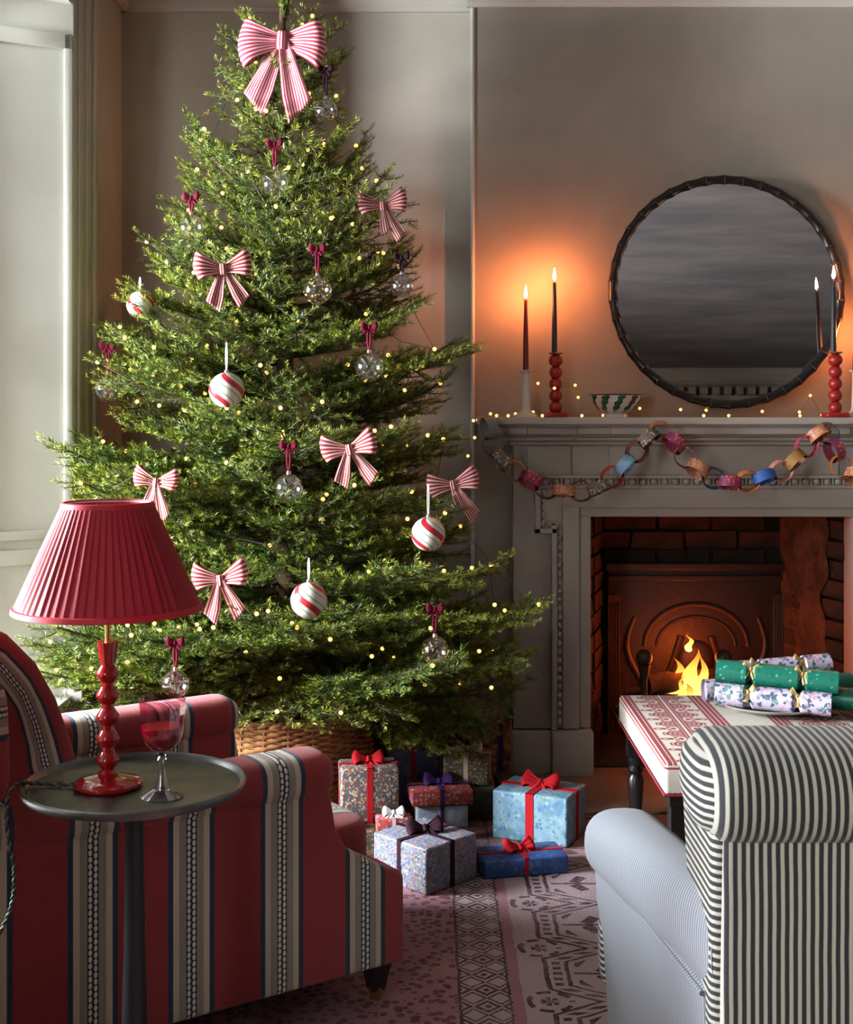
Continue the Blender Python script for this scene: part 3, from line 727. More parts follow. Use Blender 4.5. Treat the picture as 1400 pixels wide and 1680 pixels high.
# ------------------------------------------------------------------ mirror
mr = 0.405; mc = Vector((1.095, 4.895, 1.777)); tilt = math.radians(5.4)
e = thing('round_mirror', 'large round mirror in a black bamboo frame leaning above the mantel', 'mirror', mc); e.rotation_euler = (-tilt, 0, 0)
MB().lathe([(0.0001, -0.004), (mr, -0.004), (mr, 0.004), (0.0001, 0.004)], 96, cap=False, M=RX(PI/2)).build('glass', M_mirror, e, True, 30)
MB().lathe([(0.0001, -0.004), (mr+0.015, -0.004), (mr+0.015, 0.008), (0.0001, 0.008)], 64, cap=False, M=TR(0, 0.014, 0) @ RX(PI/2)).build('backing', M_darkwood, e, True, 30)
NS = 38
q = MB(); R0 = mr+0.010
a1 = 2*PI/NS
pts = [(R0*math.sin(a1*t), -0.002, R0*math.cos(a1*t)) for t in [i/8 for i in range(9)]]
q.tube(pts, [0.0185-0.0035*math.sin(PI*i/8) for i in range(9)], 12)
seg = q.mesh('bamboo_segment', M_bamboo)
ring = MB().lathe([(0.0180, -0.0018), (0.0200, 0), (0.0180, 0.0018)], 12, cap=False).mesh('bamboo_node', M_joint)
for i in range(NS):
    inst(seg, 'bamboo_segment', e, RY(a1*i)); inst(ring, 'bamboo_node', e, RY(a1*i) @ TR(0, -0.002, R0) @ RY(PI/2))

# ------------------------------------------------------------------ candles
def candlestick_white(x, y, lab):
    e = thing('candlestick', lab, 'candlestick', (x, y, SHZ), 0, 'candlesticks on the mantel')
    MB().lathe([(0.0001, 0), (0.046, 0), (0.046, 0.006), (0.030, 0.014), (0.019, 0.024), (0.017, 0.035)], 28).build('foot', M_ceramic, e)
    MB().lathe([(0.017, 0.035), (0.0165, 0.06), (0.0145, 0.10), (0.0135, 0.155), (0.014, 0.160)], 10).build('stem', M_ceramic, e, True, 20)
    MB().lathe([(0.014, 0.160), (0.024, 0.166), (0.025, 0.170), (0.013, 0.171), (0.0001, 0.171)], 24, cap=False).build('drip_pan', M_ceramic, e)
    return SHZ+0.171
def candlestick_red(x, y, lab):
    e = thing('candlestick', lab, 'candlestick', (x, y, SHZ), 0, 'candlesticks on the mantel')
    MB().box(-0.040, 0.040, -0.040, 0.040, 0, 0.017).build('base', M_redstick, e, False, bevel=0.003)
    z = 0.014
    for k in range(5):
        h = 0.043; r = 0.0235 if k < 4 else 0.025
        MB().lathe([(0.011, z), (r*0.8, z+h*0.14), (r, z+h*0.38), (r, z+h*0.62), (r*0.8, z+h*0.86), (0.011, z+h)], 24).build('bobbin', M_redstick, e); z += h*0.985
    MB().lathe([(0.010, z), (0.024, z+0.003), (0.026, z+0.008), (0.012, z+0.009), (0.0001, z+0.009)], 24, cap=False).build('drip_pan', M_brass, e)
    return SHZ+z+0.009
def candle(x, y, z, h, mat, lab, power=2.6):
    e = thing('candle', lab, 'candle', (x, y, z), 0, 'lit tapers on the mantel')
    MB().lathe([(0.0001, 0), (0.0105, 0), (0.0095, h*0.35), (0.006, h-0.004), (0.004, h), (0.0001, h)], 16, cap=False).build('taper', mat, e)
    MB().tube([(0, 0, h-0.002), (0.0005, 0, h+0.009)], 0.0009, 6).build('wick', M_wax_black, e)
    MB().lathe([(0.0001, h+0.004), (0.0052, h+0.012), (0.0058, h+0.019), (0.0036, h+0.034), (0.0001, h+0.052)], 14, cap=False).build('flame', M_cflame, e)
YM = 4.86
def mx(px): return (px-700)*YM/F
z = candlestick_white(mx(863), YM, 'white fluted candlestick at the left end of the mantel'); candle(mx(863), YM, z, 0.255, M_wax_red, 'dark red taper candle in the white candlestick beside the tree')
z = candlestick_red(mx(912), YM, 'red bobbin candlestick between the white candlestick and the painted bowl'); candle(mx(910), YM, z, 0.255, M_wax_black, 'black taper candle in the red candlestick left of the mirror')
YM2 = 4.79
z = candlestick_red((1371-700)*YM2/F, YM2, 'red bobbin candlestick standing in front of the mirror edge'); candle((1368-700)*YM2/F, YM2, z, 0.255, M_wax_black, 'black taper candle in front of the mirror edge')
z = candlestick_white((1405-700)*YM/F, YM, 'white candlestick cut off by the right edge of the photo'); candle((1404-700)*YM/F, YM, z, 0.115, M_wax_red, 'short red candle at the right edge of the photo')
# painted bowl
e = thing('bowl', 'small white bowl painted with green leaves on the mantel', 'bowl', (mx(1010), YM-0.01, SHZ))
MB().lathe([(0.0001, 0.010), (0.034, 0.010), (0.040, 0.0), (0.045, 0.0), (0.042, 0.012), (0.066, 0.028), (0.086, 0.055), (0.094, 0.082), (0.0965, 0.083), (0.092, 0.080), (0.082, 0.054), (0.062, 0.033), (0.0001, 0.024)], 48, cap=False).build('body', M_bowl, e)
MB().lathe([(0.0925, 0.0805), (0.0965, 0.083), (0.0970, 0.0815), (0.0945, 0.0795)], 48, cap=False).build('rim', M_blackpaint, e)

# fairy lights along the mantel
e = thing('mantel_fairy_lights', 'string of tiny warm fairy lights trailing along the mantel shelf', 'fairy lights', (0, 0, 0))
bulb_me = MB().sphere((0, 0, 0), 0.0052, 8, 6).mesh('bulb', M_bulb)
ml = [(768, 748, 4.78), (779, 718, 4.76), (777, 690, 4.76), (784, 689, 4.80), (805, 679, 4.85), (815, 684, 4.80), (834, 687, 4.76), (846, 679, 4.90), (858, 674, 4.92), (875, 676, 4.92), (890, 684, 4.80), (883, 629, 4.97), (910, 637, 4.80), (944, 632, 4.97), (949, 652, 4.95), (955, 684, 4.78), (990, 684, 4.95), (1050, 670, 4.95),
      (1117, 672, 4.90), (1159, 673, 4.90), (1155, 684, 4.80), (1196, 684, 4.80), (1251, 675, 4.85), (1312, 676, 4.85), (1313, 685, 4.78), (1330, 649, 4.97), (1349, 681, 4.84), (1392, 680, 4.80)]
pts = []
for px, py, Y in ml:
    p = at(px, py, Y)
    if p.y > 4.75 and p.z < SHZ+0.006 and px > 786: p.z = SHZ+0.006
    pts.append(p); inst(bulb_me, 'bulb', e, TR(*p))
MB().tube(pts, 0.0008, 5).build('wire', M_copper, e)

# paper chain garland
e = thing('paper_chain', 'colourful paper chain garland draped in swags across the mantelpiece', 'garland', (0, 0, 0))
links = {}
def link_mesh(mat):
    if mat.m.name not in links:
        r1, r2, hw = 0.041, 0.036, 0.0185
        q = MB()
        def fn(u, v):
            a = 2*PI*u; k = 1 if v < 0.5 else -1
            prof = [(-hw, 1), (hw, 1), (hw, 0.97), (-hw, 0.97)][min(3, int(round(v*4)) % 4)]
            return (r1*prof[1]*math.cos(a), prof[0], r2*prof[1]*math.sin(a))
        q.grid(fn, 28, 4, closeu=True, closev=True)
        links[mat.m.name] = q.mesh('link', mat, True, 50)
    return links[mat.m.name]
sw = [(803, 702), (806, 722), (818, 752), (852, 778), (896, 801), (940, 808), (984, 800), (1022, 768), (1052, 733), (1078, 703), (1108, 728), (1135, 764), (1165, 783), (1205, 794), (1240, 787), (1278, 775), (1308, 752), (1332, 722), (1356, 700), (1362, 722), (1380, 765), (1402, 782), (1440, 792)]
P = [Vector(at(px, py, 4.69)) for px, py in sw]
res, acc = [P[0]], 0.0; step_ = 0.062
for a, b in zip(P, P[1:]):
    L = (b-a).length; s = step_-acc
    while s <= L: res.append(a.lerp(b, s/L)); s += step_
    acc = (acc+L) % step_
mats = [M_l_grey, M_l_navy, M_l_floral, M_l_ochre, M_l_redflor, M_l_brown, M_l_copper, M_l_brown, M_l_floral, M_l_red, M_l_sky, M_l_brown, M_l_floral, M_l_ochre, M_l_redflor, M_l_floral, M_l_copper, M_l_navy,
        M_l_redflor, M_l_orange, M_l_blue, M_l_pink, M_l_ochre, M_l_redflor, M_l_copper, M_l_navy, M_l_redflor, M_l_ochre, M_l_copper, M_l_brown, M_l_sky, M_l_brown, M_l_copper]
for i, p in enumerate(res):
    t = (res[min(i+1, len(res)-1)]-res[max(i-1, 0)]).normalized()
    ang = math.atan2(-t.z, t.x)
    roll = (PI/2*0.80 if i % 2 == 0 else 0.18)+rng.uniform(-.12, .12)
    inst(link_mesh(mats[i % len(mats)]), 'link', e, TR(p.x, p.y-0.002, p.z) @ RY(ang) @ RX(roll))

# ================================================================== RUG
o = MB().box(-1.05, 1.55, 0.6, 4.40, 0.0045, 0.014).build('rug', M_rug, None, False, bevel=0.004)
tag(o, 'faded rose and grey patterned rug on the floor', 'rug')

# ================================================================== CHRISTMAS TREE
TX, TY = -0.469, 4.45
tree = thing('christmas_tree', 'tall green fir Christmas tree standing in a wicker basket', 'tree', (TX, TY, 0))
MB().tube([(0, 0, 0.04), (0.01, 0, 0.7), (0.0, 0, 1.5), (-0.005, 0, 2.3), (-0.012, 0, 2.88)], [0.048, 0.040, 0.028, 0.016, 0.007], 10).build('trunk', M_bark, tree)
def branch_meshes(L, seed, top=False):
    R = random.Random(seed); twigs = []
    def axis(t): return Vector((L*t, 0.02*L*math.sin(t*4+seed), L*(-0.10*math.sin(PI*t*0.9)+0.06*t*t)))
    n = 10; main = [axis(i/n) for i in range(n+1)]
    twigs.append((main, 0.0045+0.006*L))
    k = max(4, int(L/0.052))
    for i in range(k):
        t = 0.16+0.80*i/(k-1)
        for sd in (-1, 1):
            if R.random() < 0.10: continue
            p = axis(min(1, max(0, t+R.uniform(-.03, .03)))); ang = math.radians(R.uniform(38, 56))*sd
            l = min(0.30, 0.065+0.46*L*(1-t)**0.8*(0.55+0.45*min(1, t*3)))*R.uniform(.8, 1.15)
            d = Vector((math.cos(ang), math.sin(ang), R.uniform(-.12, .28)))
            pts = [p+d*l*s+Vector((0.10*l*s*s, 0, -0.10*l*s+0.10*l*s*s)) for s in (0, .25, .5, .75, 1)]
            twigs.append((pts, 0.0026))
            if l > 0.10:
                for j in range(int(l/0.048)):
                    s = 0.25+0.65*j/max(1, int(l/0.048)-1)
                    for s2 in (-1, 1):
                        if R.random() < 0.22: continue
                        a2 = ang+math.radians(R.uniform(32, 52))*s2; l2 = (0.045+0.36*l*(1-s))*R.uniform(.8, 1.15)
                        q = p+d*l*s; d2 = Vector((math.cos(a2), math.sin(a2), R.uniform(-.15, .28)))
                        twigs.append(([q, q+d2*l2*0.5, q+d2*l2+Vector((0, 0, .006))], 0.0017))
    # a few upward twigs so that the spray is not flat
    for i in range(int(L/0.07)):
        p = axis(R.uniform(.15, .9)); l = R.uniform(.04, .10)
        d = Vector((R.uniform(.4, .9), R.uniform(-.5, .5), R.choice((1, 1, -1))*R.uniform(.5, .9))).normalized()
        twigs.append(([p, p+d*l*.5, p+d*l], 0.0018))
    wood = MB()
    for pts, r in twigs: wood.tube(pts, [r*(1-0.6*i/(len(pts)-1)) for i in range(len(pts))], 5 if r > .003 else 4, cap=False)
    # needles
    npr = np.random.RandomState(seed); V, UV = [], []
    for pts, r in twigs:
        pa = np.array([tuple(p) for p in pts]); seg = np.linalg.norm(np.diff(pa, axis=0), axis=1); cum = np.r_[0, np.cumsum(seg)]; T = cum[-1]
        start = 0.0 if r < 0.003 else 0.25*T
        m = int((T-start)/0.0015)
        if m < 2: continue
        s = start+(T-start)*(np.arange(m)+npr.rand(m))/m
        pos = np.stack([np.interp(s, cum, pa[:, k]) for k in range(3)], 1)
        idx = np.clip(np.searchsorted(cum, s)-1, 0, len(seg)-1); tan = (np.diff(pa, axis=0)/seg[:, None])[idx]
        up = np.array([0, 0, 1.0]); sd = np.cross(tan, up); sd /= np.linalg.norm(sd, axis=1)[:, None]+1e-9; uu = np.cross(sd, tan)
        phi = npr.rand(m)*2*PI; side = sd*np.cos(phi)[:, None]+uu*(np.sin(phi)*0.75+0.25)[:, None]
        fw = 0.70+0.6*(s/T)**3
        dirn = side+tan*fw[:, None]; dirn /= np.linalg.norm(dirn, axis=1)[:, None]
        ln = (0.0165+0.0085*npr.rand(m))*(1-0.25*(s/T)**2)
        wv = np.cross(dirn, npr.randn(m, 3)); wv /= np.linalg.norm(wv, axis=1)[:, None]+1e-9
        hwid = 0.00095
        V.append(np.stack([pos, pos+dirn*(ln*0.45)[:, None]+wv*hwid, pos+dirn*ln[:, None], pos+dirn*(ln*0.45)[:, None]-wv*hwid], 1))
        tipf = np.clip((s/T)**1.5*0.8+npr.rand(m)*0.25, 0, 1); UV.append(np.repeat(tipf, 4))
    V = np.concatenate(V).reshape(-1, 3); tipf = np.concatenate(UV); nq = len(V)//4
    me = bpy.data.meshes.new('needles'); me.vertices.add(len(V)); me.vertices.foreach_set('co', V.astype(np.float32).ravel())
    me.loops.add(nq*4); me.loops.foreach_set('vertex_index', np.arange(nq*4, dtype=np.int32))
    me.polygons.add(nq); me.polygons.foreach_set('loop_start', np.arange(0, nq*4, 4, dtype=np.int32))
    me.update(calc_edges=True); l = me.uv_layers.new(name='uv')
    l.data.foreach_set('uv', np.stack([tipf, np.zeros_like(tipf)], 1).astype(np.float32).ravel())
    me.materials.append(M_needle.m)
    return wood.mesh('branch', M_twig), me
LENS = [0.15, 0.24, 0.36, 0.50, 0.68, 0.85]
BM = {}
for i, L in enumerate(LENS): BM[L] = [branch_meshes(L, 100*i+k) for k in range(3 if L > .3 else 2)]
branch_pts = []
def add_branch(base, tip, k=0, roll=0.0):
    v = tip-base; d = v.length
    L = min(LENS, key=lambda l: abs(math.log(l/d))); s = d/L
    me = BM[L][k % len(BM[L])]
    ax = v.normalized(); sd = Vector((0, 0, 1)).cross(ax)
    sd = sd.normalized() if sd.length > 1e-3 else Vector((0, 1, 0)); up = ax.cross(sd)
    Mx = Matrix(((ax.x, sd.x, up.x, base.x), (ax.y, sd.y, up.y, base.y), (ax.z, sd.z, up.z, base.z), (0, 0, 0, 1))) @ RX(roll) @ SC(s)
    b = inst(me[0], 'branch', tree, Mx); nd = inst(me[1], 'needles', b, Matrix.Identity(4)); nd['kind'] = 'stuff'
    for t in (0.45, 0.6, 0.75, 0.88, 0.97): branch_pts.append((base.lerp(tip, t), d))
    return b
# outline of the tree: tip rows and columns on both sides
PL = [(20, 425), (60, 385), (120, 375), (165, 370), (215, 325), (275, 305), (340, 285), (405, 240), (480, 222), (545, 200), (600, 195), (660, 200), (735, 115), (800, 140), (880, 120), (960, 85), (1060, 60), (1120, 90), (1180, 160)]
PR = [(20, 520), (60, 535), (110, 545), (165, 555), (235, 600), (300, 640), (345, 655), (400, 670), (435, 680), (500, 690), (570, 750), (635, 730), (725, 735), (800, 745), (870, 765), (930, 815), (1000, 875), (1075, 855), (1130, 850), (1190, 800)]
SCL = TY/F
def zz(py): return CH-(py-HZ)*SCL
zl = [zz(p[0]) for p in PL][::-1]; rl = [(468-p[1])*SCL for p in PL][::-1]
zr = [zz(p[0]) for p in PR][::-1]; rr_ = [(p[1]-468)*SCL for p in PR][::-1]
def Rl(z): return float(np.interp(z, zl, rl))
def Rr(z): return float(np.interp(z, zr, rr_))
def Rf(z): return 0.82*0.5*(Rl(z)+Rr(z))
def rad(az, z):
    c, s = math.cos(az), math.sin(az)
    side = Rr(z) if c > 0 else Rl(z); f = Rf(z) if s < 0 else min(Rf(z), 0.50)
    return (abs(c)**2*side+abs(s)**2*f)
TRK = random.Random(5)
def tip_to_branch(tip, k):
    r = math.hypot(tip.x, tip.y)
    rise = (0.10+0.20*np.clip((tip.z-1.6)/1.2, 0, 1)-0.14*np.clip((0.9-tip.z)/0.6, 0, 1))*min(1, r/0.3)
    if tip.z > 2.3: rise = r*0.55
    base = Vector((0, 0, min(2.86, max(0.50, tip.z-rise))))
    add_branch(base, tip, k, TRK.uniform(-.35, .35))
k = 0; az = 0.3
z = 0.42
while z < 2.72:
    r = 0.5*(Rl(z)+Rr(z)); nb = max(4, int(round(3.4+r*4.6)))
    for i in range(nb):
        az += 2*PI*0.381966; a = az % (2*PI)
        zt = z+TRK.uniform(-.05, .05)
        if math.sin(a) < -0.25: zt = max(zt, 0.50-0.10*math.sin(a)+TRK.uniform(0, .06))
        rr = rad(a, zt)*TRK.uniform(.70, 1.03)
        tip = Vector((rr*math.cos(a), rr*math.sin(a), zt))
        if zt < 0.85 and tip.x < -0.15 and tip.y < -0.45: tip *= 0.85; tip.z = zt
        if tip.y > 0.22 and TRK.random() < .4: continue
        if tip.y+TY > YA-0.05: tip.y = YA-0.05-TY
        tip_to_branch(tip, k); k += 1
    z += 0.122
for lst, s in ((PL, -1), (PR, 1)):            # the outermost tips
    for py, px in lst[1:]:
        tip = Vector(((px-468)*SCL*0.98, TRK.uniform(-.10, .06), zz(py))); tip_to_branch(tip, k); k += 1
# inner shorter branches fill the crown in front of the trunk
for i in range(30):
    zt = 0.5+2.1*i/30; a = -PI/2+TRK.uniform(-1.25, 1.25); rr = rad(a, zt)*TRK.uniform(.45, .72)
    tip_to_branch(Vector((rr*math.cos(a), rr*math.sin(a), zt)), k); k += 1
# low drooping sprays and the leader
for px, py, Y in ((715, 1212, 4.30), (560, 1180, 4.02), (455, 1178, 3.98), (330, 1175, 4.1), (640, 1172, 4.05), (800, 1195, 4.4)):
    p = at(px, py, Y)-Vector((TX, TY, 0)); add_branch(Vector((p.x*0.2, p.y*0.2, 0.62)), p, k); k += 1
for px, py, Y, bz in ((98, 742, 4.15, .06), (132, 800, 4.05, .05), (160, 600, 4.2, .1), (205, 560, 4.1, .12), (225, 505, 4.2, .15), (52, 1062, 4.15, .0), (62, 1110, 4.05, -.02), (95, 1040, 4.0, .02), (150, 1105, 3.98, -.02), (215, 1050, 3.95, .0), (110, 985, 4.2, .03), (885, 998, 4.3, .02), (855, 1078, 4.25, .0), (765, 572, 4.35, .06)):
    p = at(px, py, Y)-Vector((TX, TY, 0)); add_branch(Vector((p.x*0.25, p.y*0.25, p.z-bz)), p, k, TRK.uniform(-.3, .3)); k += 1
add_branch(Vector((-0.012, 0, 2.60)), Vector((-0.01, 0, 2.86)), 0); add_branch(Vector((-0.012, 0, 2.74)), Vector((-0.008, 0, 2.98)), 1); add_branch(Vector((-0.012, 0, 2.72)), Vector((-0.014, 0, 2.96)), 0, 1.6)
for a in (0.2, 1.9, 3.4, 4.6, 5.6): add_branch(Vector((-0.012, 0, 2.72)), Vector((-0.012+0.11*math.cos(a), 0.11*math.sin(a), 2.81)), 1)

# fairy lights in the tree
e = thing('tree_fairy_lights', 'string of warm fairy lights wound all over the Christmas tree', 'fairy lights', (TX, TY, 0))
cand = [(p, d) for p, d in branch_pts if p.y < 0.12 and 0.42 < p.z < 2.66]
TRK.shuffle(cand); pick = []
for p, d in cand:
    if math.hypot(p.x, p.y) < 0.45*rad(math.atan2(p.y, p.x), p.z): continue
    if all((p-q).length > 0.062 for q in pick): pick.append(p)
    if len(pick) >= 205: break
pick.sort(key=lambda p: -p.z)
rows = [pick[i:i+14] for i in range(0, len(pick), 14)]
path = []
for i, r in enumerate(rows): path += sorted(r, key=lambda p: p.x*(1 if i % 2 else -1))
pw = []
tbulb = MB().sphere((0, 0, 0), 0.0064, 8, 6).mesh('bulb', M_bulb)
for p in path:
    q = p+Vector((p.x*0.02, -0.012, 0.014)); pw.append(q); inst(tbulb, 'bulb', e, TR(*q))
wpts = []
for a, b in zip(pw, pw[1:]): wpts += [a, a.lerp(b, 0.5)+Vector((0, 0.06, -0.03))]
MB().tube(wpts, 0.0011, 4, cap=False).build('wire', M_wire, e)

# wicker basket round the foot of the tree, wider at the bottom
e = thing('wicker_basket', 'brown wicker tree basket skirt standing on the floor', 'basket', (TX, TY, 0.014))
Hb, rb, rt, ns = 0.345, 0.315, 0.265, 44
q = MB(); nrow = 38
for k in range(nrow):
    zc = 0.012+(Hb-0.02)*k/(nrow-1); R0 = rb+(rt-rb)*zc/Hb
    pts = []
    for i in range(ns*3):
        a = 2*PI*i/(ns*3); pts.append(((R0+0.0065*math.cos(ns/2*a*1+PI*k))*math.cos(a), (R0+0.0065*math.cos(ns/2*a+PI*k))*math.sin(a), zc))
    q.tube(pts, 0.0052, 5, close=True)
o = q.build('weave', M_wicker, e); o['kind'] = 'stuff'
stake = MB().tube([(rb, 0, 0), (rt, 0, Hb)], 0.0042, 5).mesh('stake', M_wicker)
for i in range(ns//2): inst(stake, 'stake', e, RZ(2*PI*(2*i)/ns))
q = MB()
for s in (0, PI): q.tube([((rt+0.008*math.cos(a*22+s))*math.cos(a), (rt+0.008*math.cos(a*22+s))*math.sin(a), Hb+0.006*math.sin(a*22+s)) for a in [2*PI*i/132 for i in range(132)]], 0.0075, 6, close=True)
q.build('rim', M_wicker, e)

# ------------------------------------------------------------------ bows
def bow(name, label, cat, M, W, mat, tail=1.0, seed=0, group=None, parent=None, taildir=((-1, 1), (1, 1)), width=0.42, thick=0.001, tilt=(0.30, 0.30)):
    R = random.Random(seed)
    if parent is None:
        e = thing(name, label, cat, group=group); e.matrix_world = M
    else:
        e = bpy.data.objects.new(name, None); C.objects.link(e); e.empty_display_size = 0.02; e.parent = parent; e.matrix_local = M
    w0, w1 = 0.13*W*(width/0.42), width*W*1.12
    for i, sd in enumerate((-1, 1)):
        ph = R.uniform(0, 6); tl = tilt[i]+R.uniform(-.06, .06)
        def fn(u, v):
            s = 2*u-1; t = v; out = math.sin(PI*t)**0.75
            x = W*out; hw = w0+(w1-w0)*out**1.1
            y = (-0.20*W*math.sin(2*PI*t) if t < .5 else 0.16*W*math.sin(2*PI*(1-t)))
            y += 0.05*W*(1-out)*math.cos(s*8+ph)-0.02*W*math.cos(s*5+ph)*out
            return (sd*x*(1-0.16*s*s*out), y, s*hw*(1 if t < .5 else .9)+tl*x-0.10*W*out*out)
        MB().grid(fn, 13, 31).build('loop', mat, e, True, 180, solid=thick)
    for sx, ln in taildir:
        ph = R.uniform(0, 6); Lt = 1.55*W*tail*ln
        def fn(u, v):
            s = 2*u-1; t = v; cut = 1-0.30*(0.5-0.5*s*(1 if sx < 0 else -1))
            tt = t*cut; hw = w0*0.8+(w1*0.58-w0*0.8)*min(1, tt*1.5)
            return (sx*W*(0.06+0.66*tt)+s*hw, -0.03*W-0.06*W*math.sin(tt*5+ph)+0.03*W*math.cos(s*4+ph), -Lt*tt)
        MB().grid(fn, 13, 17).build('tail', mat, e, True, 180, solid=thick)
    def kn(u, v):
        a = 2*PI*v; s = 2*u-1
        return (0.115*W*math.cos(a)*(1-0.12*s*s)*1.0, -0.05*W+0.13*W*math.sin(a)*0.8, s*w0*1.35)
    def knuv(u, v): return kn(v, u)
    MB().grid(lambda u, v: kn(v, u), 16, 7, closeu=True).build('knot', mat, e, True, 180, solid=thick)
    return e
def front_y(px, py, extra=0.03):
    z = zz(py); x = (px-468)*SCL
    for _ in range(3):
        side = Rr(z) if x > 0 else Rl(z); t = max(0.0, 1-(x/max(side, abs(x)+.01))**2)
        y = TY-Rf(z)*math.sqrt(t)*0.96-extra
        x = (px-700)*y/F-TX; z = CH-(py-HZ)*y/F
    return y
Y = front_y(465, 75, 0.05)
bow('ribbon_bow', 'large red and white striped bow at the top of the tree', 'bow', TR(*at(463, 68, Y)) @ RY(0.04), 72*Y/F, M_stripe_big, 1.12, 3, None, None, ((-0.95, 1.0), (0.75, 1.08)), 0.50, 0.0012, (0.0, 0.03))
for i, (px, py, hwp, rot, td, lab) in enumerate((
    (366, 442, 44, -0.10, ((-0.75, .95), (1, .9)), 'striped bow on the upper left of the tree below the small burgundy ribbon bauble'),
    (628, 338, 38, -0.10, ((0.15, .8), (1, 1)), 'striped bow high on the right side of the tree in shade'),
    (574, 738, 44, -0.22, ((-0.9, .85), (1, .9)), 'striped bow at mid height of the tree right of the central glass bauble'),
    (256, 792, 36, 0.12, ((-0.4, .8), (0.9, 1.15)), 'pale sunlit striped bow directly above the red lampshade'),
    (362, 952, 44, -0.10, ((-0.8, 1), (0.95, .95)), 'striped bow just right of the red lampshade rim'),
    (744, 796, 40, -0.20, ((0.3, .5), (0.95, 1.05)), 'striped bow on the right edge of the tree against the wall'))):
    Y = front_y(px, py, 0.035)
    bow('ribbon_bow', lab, 'bow', TR(*at(px, py, Y)) @ RZ(rng.uniform(-.25, .25)) @ RY(rot), 1.08*hwp*Y/F, M_stripe, 1.0, 10+i, 'striped fabric bows on the tree', None, td, 0.46)

# ------------------------------------------------------------------ baubles
def ribbon_loop(e, r, hang, mat, wd, bowed=True):
    for s in (-1, 1):
        MB().grid(lambda u, v: ((2*u-1)*wd+s*(0.001+(0.004 if bowed else 0.0015)*math.sin(PI*v)), -0.002*s, r+0.006+hang*v), 3, 9).build('hanging_ribbon', mat, e, True, 180, solid=0.001)
    if bowed: bow('ribbon_knot', None, None, TR(0, -0.006, r+0.006+hang), 0.026, mat, 0.55, int(r*1e4)+int(hang*1e4), parent=e, width=0.5)
def bauble(px, py, rp, mat, lab, rib, hang_px, name='glass_bauble', grp='glass baubles on the tree', bowed=True, dY=0.0, rot=0.0):
    Y = front_y(px, py, 0.03)+dY; p = at(px, py, Y); r = rp*Y/F
    e = thing(name, lab, 'bauble', p, 0, grp); bo = MB().sphere((0, 0, 0), r, 32, 20).build('ball', mat, e); bo.rotation_euler = (0, 0, px*0.1)
    MB().lathe([(0.0001, r-0.003), (0.0075, r-0.002), (0.0065, r+0.005), (0.0055, r+0.008), (0.0001, r+0.008)], 12, cap=False).build('cap', M_cap, e)
    ribbon_loop(e, r, hang_px*Y/F, rib, 0.0035 if bowed else 0.0018, bowed)
    return e
for a in ((451, 301, 23, M_glass, 'clear glass bauble high on the tree below the large bow', M_velvet, 38),
          (314, 373, 21, M_glass, 'clear glass bauble at the upper left edge of the tree', M_velvet, 24),
          (177, 637, 23, M_glass_red, 'red dotted glass bauble hanging at the far left branch tip', M_velvet, 42),
          (534, 181, 19, M_glass_dark, 'dark dotted glass bauble beside the tails of the large bow', M_velvet_dark, 45),
          (521, 476, 24, M_glass_gold, 'gold flecked glass bauble in the upper middle of the tree', M_velvet, 40),
          (659, 469, 19, M_glass_dark, 'dark dotted glass bauble at the right edge of the tree', M_velvet_dark, 24),
          (606, 602, 24, M_glass, 'clear glass bauble on the right half of the tree above the middle bow', M_velvet, 38),
          (474, 801, 24, M_glass, 'clear glass bauble in the centre of the tree left of the middle bow', M_velvet, 42),
          (714, 1067, 23, M_glass_gold, 'smoky glass bauble low on the right of the tree above the presents', M_velvet, 42),
          (288, 1122, 23, M_glass_red, 'red dotted bauble half hidden behind the far arm of the red armchair', M_velvet, 42)):
    bauble(*a)
for a in ((372, 640, 29, M_swirl, 'white bauble with red swirls on the left of the tree', M_satin_white, 46),
          (703, 876, 28, M_swirl, 'white bauble with red swirls on the right beside the edge bow', M_satin_white, 50),
          (507, 985, 30, M_swirl, 'white bauble with red swirls low in the centre of the tree', M_satin_white, 36)):
    bauble(*a, name='swirl_bauble', grp='swirled baubles on the tree', bowed=False, rot=0.4)
bauble(230, 500, 22, M_swirl, 'white swirled bauble half hidden by sunlit twigs on the far left', M_satin_white, 20, 'swirl_bauble', 'swirled baubles on the tree', False, 0.03)

